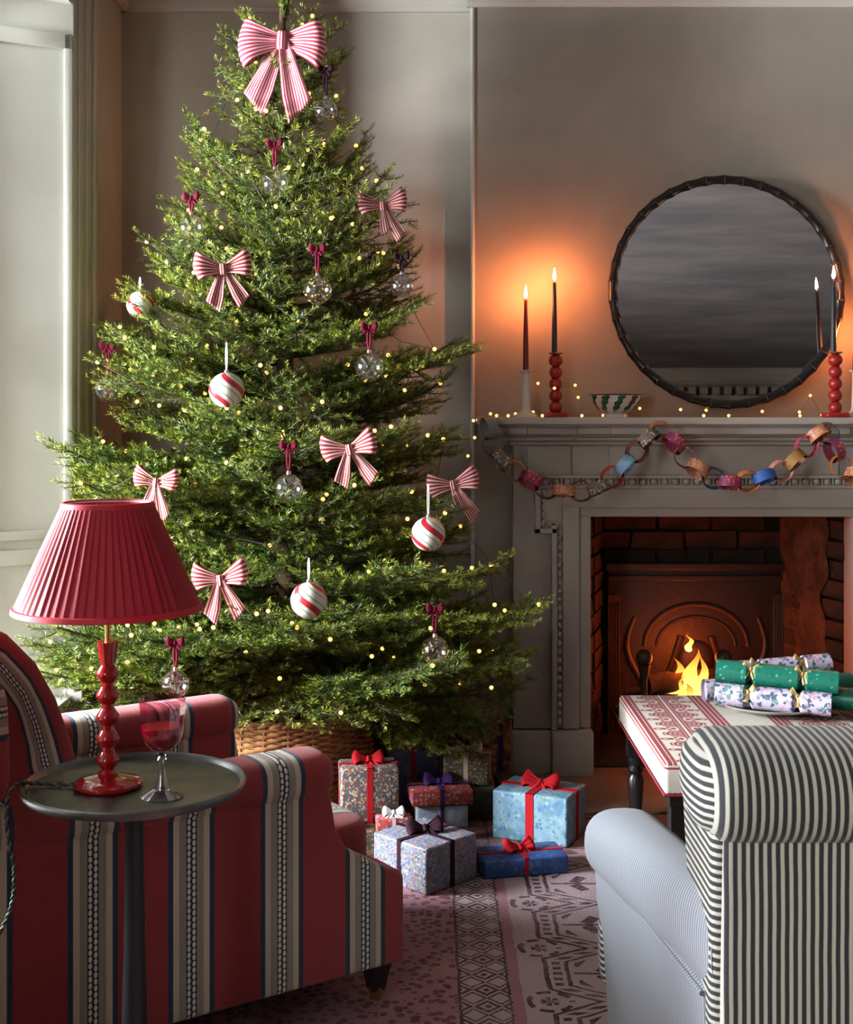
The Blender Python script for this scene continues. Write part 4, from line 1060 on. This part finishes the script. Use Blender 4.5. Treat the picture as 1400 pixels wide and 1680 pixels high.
# ================================================================== PRESENTS
def present(name, lab, cx, cy, w, d, h, z0, rz, mat, rib=None, rw=0.014, cross=True, bw=0.05, side_mat=None, bowrot=0.0, hang=0.6):
    e = thing(name, lab, 'present', (cx, cy, z0), rz, 'wrapped presents under the tree')
    r2 = random.Random(int(abs(cx)*1e4)+int(cy*100))
    q = MB().box(-w/2, w/2, -d/2, d/2, 0, h)
    q.build('box', mat, e, False, bevel=min(0.007, h*0.1))
    for s in (-1, 1):   # folded paper flap on both ends
        fl = MB(); x = s*(w/2+0.0008); fl.add([(x, -d/2+.004, h*.96), (x, d/2-.004, h*.96), (x, 0, h*.42)], [(0, 1, 2)])
        fl.build('paper_flap', mat, e, False, solid=0.0012)
    if rib:
        t = 0.0018
        def band(ax):
            q = MB()
            if ax == 'y':
                q.box(-rw/2, rw/2, -d/2-t, d/2+t, h-t*.2, h+t).box(-rw/2, rw/2, -d/2-t, -d/2+t, 0.001, h+t).box(-rw/2, rw/2, d/2-t, d/2+t, 0.001, h+t)
            else:
                q.box(-w/2-t, w/2+t, -rw/2, rw/2, h-t*.2, h+t*1.2).box(-w/2-t, -w/2+t, -rw/2, rw/2, 0.001, h+t).box(w/2-t, w/2+t, -rw/2, rw/2, 0.001, h+t)
            q.build('ribbon', rib, e, False)
        band('y')
        if cross: band('x')
        bow('bow', None, None, TR(0, 0, h+0.010) @ RZ(bowrot) @ RX(-0.95), bw, rib, hang, r2.randint(0, 99), parent=e, width=0.5, tilt=(0.25, 0.25))
    return e
R_ = 0.0142
present('gift_box', 'floral speckled present with dark velvet ribbon, nearest the red armchair', -0.004, 3.82, 0.205, 0.215, 0.128, R_, math.radians(45), M_p_blueflor, M_velvet_dark, 0.016, True, 0.055, bowrot=-.6)
present('gift_box', 'flat royal blue present with red ribbon on the rug', 0.272, 3.895, 0.25, 0.14, 0.050, R_, math.radians(12), M_p_blue, M_red_ribbon, 0.012, True, 0.05, bowrot=.3, hang=.8)
present('gift_box', 'large marbled light blue present with broad red ribbon', 0.355, 4.205, 0.245, 0.185, 0.150, R_, math.radians(-25), M_p_marble, M_red_ribbon, 0.026, True, 0.062)
present('gift_box', 'dark speckled present lying under the gold floral present', -0.175, 4.065, 0.25, 0.20, 0.085, R_, 0, M_p_dark)
present('gift_box', 'gold floral cube present with bright red bow in front of the basket', -0.178, 4.105, 0.175, 0.13, 0.165, R_+0.085, math.radians(7), M_p_floral, M_red_ribbon, 0.017, True, 0.050)
present('gift_box', 'small red floral present with silver bow behind the velvet ribboned one', -0.098, 3.995, 0.105, 0.05, 0.036, R_+0.085, math.radians(6), M_p_red, M_silver_ribbon, 0.010, False, 0.034)
present('gift_box', 'tiny coral present peeping out behind the red armchair', -0.250, 4.000, 0.065, 0.04, 0.032, R_+0.085, 0, M_p_red)
present('gift_box', 'pale blue present underneath the flat red floral present', 0.045, 4.345, 0.165, 0.165, 0.072, R_, math.radians(4), M_p_pale, M_purple_ribbon, 0.012, False, 0.001)
present('gift_box', 'flat red floral present with purple ribbon on the pale blue one', 0.040, 4.335, 0.195, 0.165, 0.046, R_+0.074, math.radians(8), M_p_red, M_purple_ribbon, 0.013, True, 0.05)
present('gift_box', 'periwinkle blue present with red ribbon beside the wicker basket', -0.040, 4.545, 0.175, 0.15, 0.205, 0.005, math.radians(-3), M_p_lav, M_red_ribbon, 0.013, True, 0.05)
present('gift_box', 'plain dark olive present under the gold flecked present', 0.165, 4.43, 0.115, 0.17, 0.115, 0.005, 0, M_p_olive)
present('gift_box', 'gold flecked olive present with beige ribbon stacked at the back', 0.135, 4.435, 0.15, 0.14, 0.092, 0.121, math.radians(-6), M_p_dark, M_beige_ribbon, 0.015, True, 0.05)
present('gift_box', 'small dark green present next to the fireplace plinth', 0.278, 4.60, 0.10, 0.11, 0.085, 0.005, math.radians(12), M_p_olive)
def gift_bag(lab, cx, cy, w, d, h, rz, mat, rib):
    e = thing('gift_bag', lab, 'gift bag', (cx, cy, 0.005), rz, 'gift bags beside the fireplace')
    MB().add([(-w/2, -d/2, 0), (w/2, -d/2, 0), (w/2, d/2, 0), (-w/2, d/2, 0), (-w/2, -d/2, h), (w/2, -d/2, h), (w/2*.95, -d/4, h), (w/2, d/2, h), (-w/2, d/2, h), (-w/2*.95, -d/4, h)],
             [(0, 3, 2, 1), (0, 1, 5, 4), (2, 3, 8, 7), (0, 4, 9, 8, 3), (1, 2, 7, 6, 5)]).build('bag', mat, e, False, solid=0.0015)
    MB().box(-w*.32, -w*.16, -d/2-.002, -d/2, 0, h).box(w*.2, w*.32, -d/2-.002, -d/2, 0, h).build('ribbon', rib, e, False)
    for y in (-d/2, d/2): MB().tube([(w*.22*math.cos(a), y, h+0.06*math.sin(a)) for a in [PI*i/12 for i in range(13)]], 0.0022, 6).build('handle', M_red_ribbon, e)
gift_bag('orange paisley gift bag with purple ribbon beside the fireplace plinth', 0.228, 4.77, 0.145, 0.085, 0.235, math.radians(-5), M_p_paisley, M_purple_ribbon)
gift_bag('brown gift bag tucked behind the orange paisley bag', 0.125, 4.90, 0.10, 0.07, 0.225, 0.1, M_p_dark, M_velvet_dark)

# ================================================================== OTTOMAN
ox0, ox1, oy0, oy1 = 0.605, 1.80, 3.40, 4.215
e = thing('ottoman', 'cream ottoman bench embroidered with red medallion bands on black legs', 'ottoman')
MB().box(ox0, ox1, oy0, oy1, 0.366, 0.45).build('cushion_top', M_suzani, e, False, bevel=0.010)
q = MB()
for z in (0.449, 0.368):
    c_ = 0.002; q.tube([(ox0-c_, oy0-c_, z), (ox1+c_, oy0-c_, z), (ox1+c_, oy1+c_, z), (ox0-c_, oy1+c_, z)], 0.003, 6, close=True) if z < .4 else None
q.build('piping', flat('red_piping', (0.25, 0.012, 0.025)), e)
MB().box(ox0+0.015, ox1-0.015, oy0+0.015, oy1-0.015, 0.335, 0.366).build('frame', M_darkwood, e, False)
leg = MB().box(-0.026, 0.026, -0.026, 0.026, 0.27, 0.345).lathe([(0.0001, 0.014), (0.014, 0.014), (0.018, 0.03), (0.013, 0.045), (0.017, 0.06), (0.024, 0.16), (0.026, 0.20), (0.018, 0.215), (0.026, 0.228), (0.018, 0.242), (0.025, 0.255), (0.024, 0.272)], 20).mesh('leg', M_darkwood)
for x in (ox0+0.045, ox1-0.045):
    for y in (oy0+0.045, oy1-0.045): inst(leg, 'leg', e, TR(x, y, 0))
# plate with crackers
PXc, PYc = at(1266, 1150, 4.0).x, 4.0
o = MB().lathe([(0.0001, 0.0), (0.085, 0.0), (0.09, 0.004), (0.150, 0.018), (0.168, 0.026), (0.170, 0.029), (0.165, 0.029), (0.145, 0.022), (0.09, 0.010), (0.0001, 0.008)], 64, cap=False).build('plate', M_plate)
o.location = (PXc, PYc, 0.451); tag(o, 'grey stoneware plate holding the crackers on the ottoman', 'plate')
def cracker(x, y, z, rz, ry, L, r, mat, lab, kseed):
    e = thing('christmas_cracker', lab, 'cracker', (0, 0, 0), 0, 'Christmas crackers on the plate')
    e.matrix_world = TR(x, y, z) @ RZ(rz) @ RY(ry)
    Rk = random.Random(kseed)
    def tubeseg(x0, x1, ra, rb2, nm):
        MB().lathe([(ra*0.40, x0), (ra*0.75, x0+.006), (ra, x0+.014), (rb2, x1-.014), (rb2*.75, x1-.006), (rb2*.40, x1)], 24, cap=False, M=RY(PI/2)).build(nm, mat, e)
    l1 = L*0.30; g = 0.0
    tubeseg(-L*0.21, L*0.21, r, r, 'middle_tube')
    for s in (-1, 1):
        MB().lathe([(r*0.40, 0), (r*0.75, .006), (r, .014), (r, L*0.29-.001)], 24, cap=False, M=RZ(0 if s > 0 else PI) @ TR(L*0.21, 0, 0) @ RY(PI/2)).build('end_tube', mat, e)
        MB().lathe([(0.0001, L*0.29-.012), (r*.97, L*0.29-.012), (r*.97, L*0.29-.002)], 24, cap=False, M=RZ(0 if s > 0 else PI) @ TR(L*0.21, 0, 0) @ RY(PI/2)).build('card_inside', M_cardin, e)
        MB().lathe([(r*.46, -.004), (r*.50, 0), (r*.46, .004)], 16, cap=False, M=TR(s*L*.21, 0, 0) @ RY(PI/2)).build('gold_tie', M_gold, e)
        bow('gold_bow', None, None, TR(s*L*.21, -r*.55, r*.55) @ RX(-.5) @ RY(Rk.uniform(-.5, .5)), 0.026, M_gold, 0.8, kseed, parent=e, width=0.5)
cz = 0.451
cracker(PXc-0.020, PYc-0.095, cz+0.052, math.radians(-19), 0.03, 0.330, 0.034, M_p_lilac, 'lilac floral cracker at the front of the plate', 1)
cracker(PXc+0.075, PYc-0.022, cz+0.050, math.radians(-20), 0.02, 0.330, 0.034, M_p_green, 'green cracker lying behind the front lilac one', 2)
cracker(PXc-0.030, PYc+0.052, cz+0.050, math.radians(5), 0.0, 0.330, 0.034, M_p_lilac, 'lilac cracker underneath the green ones at the left', 3)
cracker(PXc+0.120, PYc+0.125, cz+0.050, math.radians(3), 0.0, 0.320, 0.034, M_p_green, 'green cracker at the right rear of the plate', 4)
cracker(PXc+0.000, PYc-0.055, cz+0.110, math.radians(-14), 0.06, 0.350, 0.034, M_p_green, 'green cracker on top of the pile', 5)
cracker(PXc+0.030, PYc+0.045, cz+0.114, math.radians(9), -0.05, 0.330, 0.033, M_p_lilac, 'lilac floral cracker on top at the back of the pile', 6)

# ================================================================== RED ARMCHAIR
ang = math.atan2(0.559, 0.829)
RC = thing('striped_armchair', 'red kilim striped armchair with dark tapered legs beside the tree', 'armchair', (-0.048, 3.03, 0), ang)
# local frame: x forward, y across (away from the camera), z up
side = [(0.0, 0.10), (0.0, 0.295), (-0.012, 0.306), (-0.05, 0.322), (-0.09, 0.345), (-0.13, 0.385), (-0.155, 0.43), (-0.168, 0.50), (-0.172, 0.53), (-0.99, 0.53), (-1.03, 0.10)]
def arm(y0, y1, fx=0.0, dz=0.0):
    MB().prism([(x+fx*(1 if -.5 < x < -.1 or fx > 0 and x > -.5 else 0), z) for x, z in side], y0, y1, 'y').build('arm_side', M_kil_x, RC, False, bevel=0.012)
    # padded roll along the top
    yc = (y0+y1)/2; hw = (y1-y0)/2+0.012
    def fn(u, v):
        x = -1.0+u*(0.842+fx); a = 2*PI*v
        ex = 1.0
        d = (1-u)*0.842
        if d < 0.04: ex = math.sqrt(max(0.0, 1-((0.04-d)/0.04)**2))*0.35+0.65
        sy = math.copysign(abs(math.cos(a))**0.6, math.cos(a)); sz = math.copysign(abs(math.sin(a))**0.75, math.sin(a))
        return (x, yc+hw*ex*sy, 0.560+dz+0.050*ex*sz)
    q = MB().grid(fn, 40, 24, closev=True)
    q.add([fn(1, j/24) for j in range(24)], [tuple(range(24))])
    q.build('arm_roll', M_kil_x, RC, True, 50)
arm(0.0, 0.115, -0.022, -0.010); arm(0.575, 0.685, 0.03)
MB().box(-0.98, -0.008, 0.115, 0.575, 0.12, 0.275).build('seat_base', M_kil_x, RC, False, bevel=0.012)
def pad(x0, x1, y0, y1, z0, z1, e=0.35):
    def fn(u, v):
        a = 2*PI*u; b = -PI/2+PI*v
        p = lambda c: math.copysign(abs(c)**e, c)
        return ((x0+x1)/2+(x1-x0)/2*p(math.cos(b))*p(math.cos(a)), (y0+y1)/2+(y1-y0)/2*p(math.cos(b))*p(math.sin(a)), (z0+z1)/2+(z1-z0)/2*p(math.sin(b)))
    return MB().grid(fn, 64, 24, closeu=True)
pad(-0.80, 0.010, 0.118, 0.572, 0.270, 0.395, 0.28).build('seat_cushion', M_kil_y, RC)
MB().box(-0.97, -0.03, 0.02, 0.66, 0.095, 0.125).build('underside', M_underside, RC, False)
# backrest: lofted side outline, stripes follow the edge
prof = [(-0.735, 0.53), (-0.745, 0.62), (-0.765, 0.70), (-0.795, 0.785), (-0.835, 0.86), (-0.890, 0.92), (-0.955, 0.955), (-1.02, 0.955), (-1.07, 0.92), (-1.085, 0.85), (-1.07, 0.70), (-1.04, 0.50), (-1.03, 0.30)]
q = MB(); yb0, yb1 = 0.012, 0.673; n = len(prof); cx_, cz_ = -0.95, 0.62
def inset(p, t):
    d = Vector((cx_-p[0], cz_-p[1])); L = d.length; d /= L; return (p[0]+d.x*min(t, L*.95), p[1]+d.y*min(t, L*.95))
for yy, s in ((yb0, -1), (yb1, 1)):
    ts = [0.0, 0.006, 0.02, 0.06, 0.10, 0.14, 0.2, 0.4]; bul = [0.012, 0.004, 0.0, 0, 0, 0, 0, 0]
    vs, uv = [], []
    for t, b in zip(ts, bul):
        acc = 0
        for i, p in enumerate(prof):
            if i: acc += math.hypot(p[0]-prof[i-1][0], p[1]-prof[i-1][1])
            a = inset(p, t); vs.append((a[0], yy-s*b, a[1])); uv.append((t*1.55+0.02, acc+0.001))
    fs = [(r*n+i, r*n+i+1, (r+1)*n+i+1, (r+1)*n+i) for r in range(len(ts)-1) for i in range(n-1)]
    q.add(vs, fs, uv)
acc = 0; vs, uv = [], []
for i, p in enumerate(prof):
    if i: acc += math.hypot(p[0]-prof[i-1][0], p[1]-prof[i-1][1])
    for j in range(9):
        y = yb0+0.012+(yb1-yb0-0.024)*j/8; vs.append((p[0], y, p[1])); uv.append((y+0.22, acc+0.001))
q.add(vs, [(i*9+j, i*9+j+1, (i+1)*9+j+1, (i+1)*9+j) for i in range(n-1) for j in range(8)], uv)
q.build('backrest', M_kil_uv, RC, True, 60)
legm = MB().add([(-.028, -.028, .11), (.028, -.028, .11), (.028, .028, .11), (-.028, .028, .11), (-.015, -.015, .035), (.015, -.015, .035), (.015, .015, .035), (-.015, .015, .035)],
                [(0, 1, 2, 3), (7, 6, 5, 4), (0, 4, 5, 1), (1, 5, 6, 2), (2, 6, 7, 3), (3, 7, 4, 0)]).mesh('leg', M_darkwood, False)
castm = MB().lathe([(0.0001, 0), (0.016, 0), (0.016, 0.012), (0.0001, 0.012)], 16, cap=False, M=TR(0, 0.006, 0.030) @ RX(PI/2)).lathe([(0.0001, .03), (.016, .03), (.017, .042), (.0001, .042)], 14, cap=False).mesh('castor', M_brass)
for x, y in ((-0.05, 0.045), (-0.95, 0.045), (-0.05, 0.635), (-0.95, 0.635)):
    l = inst(legm, 'leg', RC, TR(x, y, 0)); inst(castm, 'castor', l, TR(0, 0, -0.0005))
# cushion leaning on the near arm against the backrest
q = MB()
def cush(u, v):
    a = 2*PI*u; b = -PI/2+PI*v
    p = lambda c, e: math.copysign(abs(c)**e, c)
    return (0.155*p(math.cos(b), .55)*p(math.cos(a), .45), 0.050*p(math.sin(b), 1.0), 0.135*p(math.cos(b), .55)*p(math.sin(a), .45))
q.grid(cush, 48, 20, closeu=True)
o = q.build('scatter_cushion', M_kil_z); o.location = (-0.905, 2.395, 0.742); o.rotation_euler = (math.radians(-8), 0, math.radians(30)); tag(o, 'red striped cushion propped on the armchair arm at the left edge', 'cushion')

# ================================================================== SIDE TABLE, LAMP, GLASS
TB = at(221, 1290, 2.40); tz = TB.z
e = thing('side_table', 'small round dark pewter tray table in the foreground', 'side table', (TB.x, TB.y, 0.0))
MB().lathe([(0.0001, tz-0.008), (0.180, tz-0.008), (0.194, tz-0.004), (0.1985, tz+0.004), (0.1985, tz+0.010), (0.195, tz+0.012), (0.191, tz+0.009), (0.187, tz+0.002), (0.180, tz), (0.0001, tz)], 96, cap=False).build('tray_top', M_pewter, e)
MB().lathe([(0.0001, 0.03), (0.030, 0.03), (0.026, 0.10), (0.019, 0.40), (0.015, tz-0.03), (0.024, tz-0.008)], 28, cap=False).build('column', M_column, e)
MB().lathe([(0.0001, 0.015), (0.15, 0.015), (0.15, 0.024), (0.05, 0.032), (0.0001, 0.036)], 48, cap=False).build('base', M_column, e)
lx, ly = at(177, 1285, 2.395).x, 2.395
S_ = ly/F
L_ = thing('table_lamp', 'red lacquer bobbin table lamp with pleated red shade on the side table', 'lamp', (lx, ly, tz))
MB().lathe([(0.0001, 0.0), (0.056, 0.0), (0.060, 0.004), (0.060, 0.009), (0.056, 0.013), (0.030, 0.018), (0.016, 0.022), (0.0001, 0.024)], 48, cap=False).build('base', M_lacquer, L_)
z = 0.018
MB().lathe([(0.016, z), (0.018, z+.008), (0.012, z+0.014)], 28).build('collar', M_lacquer, L_)
z = 0.030
for k in range(5):
    h = 0.0385; r = 0.0205; MB().lathe([(0.0115, z), (0.0115, z+.004), (r-.0005, z+h*.42), (r, z+h*.5), (r-.0005, z+h*.58), (0.0115, z+h-.004), (0.0115, z+h)], 28).build('bobbin', M_lacquer, L_, True, 30); z += h
MB().lathe([(0.0135, z), (0.0185, z+.036), (0.019, z+.038), (0.0001, z+.038)], 28, cap=False).build('cup', M_lacquer, L_, True, 30); z += 0.038
MB().lathe([(0.0055, z-.002), (0.0055, z+0.115)], 14).build('brass_stem', M_brass, L_)
MB().lathe([(0.016, z+0.115), (0.016, z+0.16)], 16).build('bulb_holder', M_brass, L_)
zs0 = CH-(998-HZ)*S_-tz; zs1 = CH-(826-HZ)*S_-tz; rs0, rs1 = 151*S_, 73*S_
NP = 60
def shade(u, v):
    a = 2*PI*u; t = v; r = rs0+(rs1-rs0)*t
    ph = a*NP; amp = 0.0042*(0.55+0.6*math.sin(PI*t))*(1.1-0.45*t)
    saw = ((ph/(2*PI)) % 1.0); bump_ = (saw**1.6-0.35)
    r += amp*bump_; return (r*math.cos(a), r*math.sin(a), zs0+(zs1-zs0)*t)
MB().grid(shade, NP*7, 14, closeu=True).build('pleated_shade', M_shade, L_, True, 180)
MB().grid(lambda u, v: ((rs0-.004+(rs1-rs0)*v)*math.cos(2*PI*u), (rs0-.004+(rs1-rs0)*v)*math.sin(2*PI*u), zs0+(zs1-zs0)*v), 64, 3, closeu=True).build('shade_lining', M_shade_in, L_, True, 180)
for r, z0, z1 in ((rs0+.0035, zs0-.004, zs0+.007), (rs1+.003, zs1-.008, zs1+.003)):
    MB().lathe([(r-.003, z0), (r+.0005, z0+.001), (r+.001-.002, z1-.001), (r-.003, z1), (r-.006, z1), (r-.006, z0)], 96, cap=False).build('shade_trim', M_shade_trim, L_)
for k in range(3):
    a = 2*PI*k/3; MB().tube([(0, 0, zs1-.03), ((rs1-.004)*math.cos(a), (rs1-.004)*math.sin(a), zs1-.004)], 0.0015, 6).build('shade_spoke', M_brass, L_)
MB().tube([(0, 0, z+.1), (0, 0, zs1-.03)], 0.003, 8).build('shade_riser', M_brass, L_)
# twisted flex from the lamp over the table edge
cp = [(-0.055, -0.005, 0.006), (-0.10, 0.0, 0.005), (-0.135, -0.010, 0.010), (-0.150, -0.035, 0.016), (-0.158, -0.060, 0.004), (-0.160, -0.068, -0.03), (-0.155, -0.07, -0.075), (-0.147, -0.07, -0.11), (-0.146, -0.07, -0.15), (-0.152, -0.07, -0.19), (-0.172, -0.07, -0.235), (-0.19, -0.07, -0.27), (-0.20, -0.06, -0.33), (-0.22, -0.05, -0.45), (-0.25, 0.0, -tz+0.02)]
def smooth(pts, n=10):
    P = [Vector(p) for p in pts]; P = [P[0]]+P+[P[-1]]; out = []
    for i in range(1, len(P)-2):
        for k in range(n):
            t = k/n; a, b, c, d = P[i-1], P[i], P[i+1], P[i+2]
            out.append(0.5*((2*b)+(c-a)*t+(2*a-5*b+4*c-d)*t*t+(3*b-a-3*c+d)*t**3))
    return out+[P[-2]]
base_pts = smooth(cp)
for ph in (0, PI):
    tw = []
    for i, p in enumerate(base_pts):
        t = (base_pts[min(i+1, len(base_pts)-1)]-base_pts[max(i-1, 0)]).normalized(); s = t.orthogonal().normalized(); b = t.cross(s)
        a = i*1.25+ph; tw.append(p+(s*math.cos(a)+b*math.sin(a))*0.0020)
    q = MB().tube(tw, 0.0024, 6); q.build('flex', Mat('flex_dark', .75, (.02, .024, .018)) if ph == 0 else Mat('flex_green', .75, (.10, .11, .075)), L_)
# wine glass
gp = at(266, 1300, 2.335)
e = thing('wine_glass', 'pink wine glass with red wine on the side table', 'wine glass', (gp.x, 2.335, tz))
gs = 2.335/F
MB().lathe([(0.0001, 0.0), (0.037, 0.0), (0.0375, 0.002), (0.030, 0.005), (0.013, 0.014), (0.009, 0.028), (0.006, 0.045), (0.0055, 0.060), (0.009, 0.066), (0.006, 0.071), (0.009, 0.076), (0.0001, 0.078)], 40, cap=False).build('stem', M_stemglass, e)
bw_ = [(0.006, 0.076), (0.018, 0.083), (0.030, 0.095), (0.037, 0.112), (0.0395, 0.130), (0.0405, 0.155), (0.041, 0.172)]
MB().lathe(bw_+[(r-0.0014, z+0.0005) for r, z in bw_[::-1]], 12, cap=False).build('bowl', M_pinkglass, e, True, 25)
MB().lathe([(0.0001, 0.0785), (0.0165, 0.0845), (0.028, 0.096), (0.0345, 0.112), (0.0365, 0.124), (0.0001, 0.124)], 32, cap=False).build('wine', M_wine, e)

# ================================================================== GREY STRIPED CHAIR (seen from behind)
GC = thing('ticking_armchair', 'grey ticking striped armchair seen from behind at the right', 'armchair', (0.0, 0.0, -0.012))
bx0, bx1 = 0.448, 1.14
# lower back panel, slightly leaning
def backp(u, v):
    z = 0.12+0.60*v; return (bx0-0.012*(1-v)*0.8+(bx1-bx0)*u, 2.055-0.02*v+0.012*math.cos(PI*(u*2-1))*0, z)
MB().box(bx0, bx1, 2.03, 2.20, 0.12, 0.735).build('back_panel', M_tick_x, GC, False, bevel=0.014)
# side of the back
MB().prism([(2.035, 0.735), (2.045, 0.43), (2.06, 0.12), (2.16, 0.12), (2.20, 0.45), (2.26, 0.62), (2.29, 0.72), (2.27, 0.76), (2.05, 0.76)], bx0-0.014, bx0+0.05, 'x').build('back_side', M_tick_z, GC, False, bevel=0.018)
# scroll along the top
def roll(u, v):
    a = 2*PI*v; ca, sa = math.cos(a), math.sin(a)
    d = min(u, 1-u)*(bx1-bx0+0.03); ex = 1.0
    if d < 0.035: ex = 0.80+0.20*math.sqrt(max(0, 1-((0.035-d)/0.035)**2))
    ry = 0.135 if ca > 0 else 0.125
    return (bx0-0.015+(bx1-bx0+0.03)*u, 2.115+ry*ex*math.copysign(abs(ca)**.8, ca), 0.768+0.078*ex*math.copysign(abs(sa)**.8, sa)+0.012*(ca if ca > 0 else 0))
q = MB().grid(roll, 60, 40, closev=True); q.build('back_roll', M_tick_x, GC, True, 60)
for s, u in ((-1, 0), (1, 1)):
    ctr = Vector(roll(u, 0)); ctr = Vector((ctr.x+s*0.030, 2.12, 0.768)); q = MB()
    def cap(uu, v):
        p = Vector(roll(u, v)); c = ctr; t = 1-uu
        return (p.x+s*0.026*math.sqrt(max(0, 1-(t)**2.2)), 2.12+(p.y-2.12)*t, 0.768+(p.z-0.768)*t)
    q.grid(cap, 10, 40, closev=True).build('roll_end', M_tick_z, GC, True, 180)
# arm: padded roll tapering from the front to the back
def armroll(sx):
    def fn(u, v):
        y = 2.05+0.685*u; u = (y-2.17)/0.565; a = 2*PI*v; ca, sa = math.cos(a), math.sin(a)
        cxm = (0.466-0.074*u)if sx < 0 else (1.088+0.062*u); hw = 0.052+0.030*u; zc = 0.520-0.034*u; hz = 0.085-0.015*u
        d = (1-u)*0.565; ex = 1.0
        if d < 0.05: ex = 0.55+0.45*math.sqrt(max(0, 1-((0.05-d)/0.05)**2))
        return (cxm+hw*ex*math.copysign(abs(ca)**.8, ca), y, zc+hz*ex*math.copysign(abs(sa)**.8, sa))
    q = MB().grid(fn, 40, 32, closev=True); q.add([fn(1, j/32) for j in range(32)], [tuple(range(32))])
    q.build('arm_roll', M_tick_y, GC, True, 60)
    pl = [(2.08, 0.10), (2.08, 0.46), (2.30, 0.465), (2.55, 0.462), (2.70, 0.455), (2.735, 0.43), (2.735, 0.36), (2.70, 0.30), (2.69, 0.10)]
    q = MB()
    for t0 in (0,):
        vs = []
        for y, z in pl:
            u = (y-2.17)/0.565; xo = (0.418-0.078*u) if sx < 0 else (1.132+0.078*u); xo += (0.018*(0.46-z)/0.36)*(-sx)*1.0
            vs.append((xo, y, z))
        for y, z in pl:
            u = (y-2.17)/0.565; xo = (0.50-0.062*u) if sx < 0 else (1.05+0.062*u); vs.append((xo, y, z))
        n = len(pl); q.add(vs, [tuple(range(n)), tuple(range(n, 2*n))[::-1]]+[(i, (i+1) % n, (i+1) % n+n, i+n) for i in range(n)])
    q.build('arm_side', M_tick_y, GC, False, bevel=0.010)
    pts = []
    for i in range(24):
        u = -0.15+1.13*i/23; y = 2.17+0.565*u; xo = (0.418-0.078*u) if sx < 0 else (1.132+0.078*u); pts.append((xo+sx*0.001, y, 0.452))
    MB().tube(pts, 0.0045, 8).build('piping', M_tick_y, GC)
armroll(-1); armroll(1)
pad(0.43, 1.12, 2.18, 2.79, 0.29, 0.43, 0.3).build('seat_cushion', M_tick_x, GC)
pad(0.42, 1.14, 2.20, 2.74, 0.14, 0.30, 0.35).build('seat_base', M_tick_z, GC)
pad(0.352, 1.20, 2.69, 2.80, 0.14, 0.385, 0.45).build('seat_border', M_tick_z, GC)
pad(0.46, 1.09, 2.20, 2.36, 0.42, 0.80, 0.45).build('back_cushion', M_tick_x, GC)
for x in (0.46, 1.09):
    for y in (2.13, 2.66): MB().lathe([(0.0001, 0.0142), (0.014, 0.0142), (0.024, 0.16), (0.0001, 0.16)], 14, cap=False).build('leg', M_darkwood, GC).location = (x, y, 0)
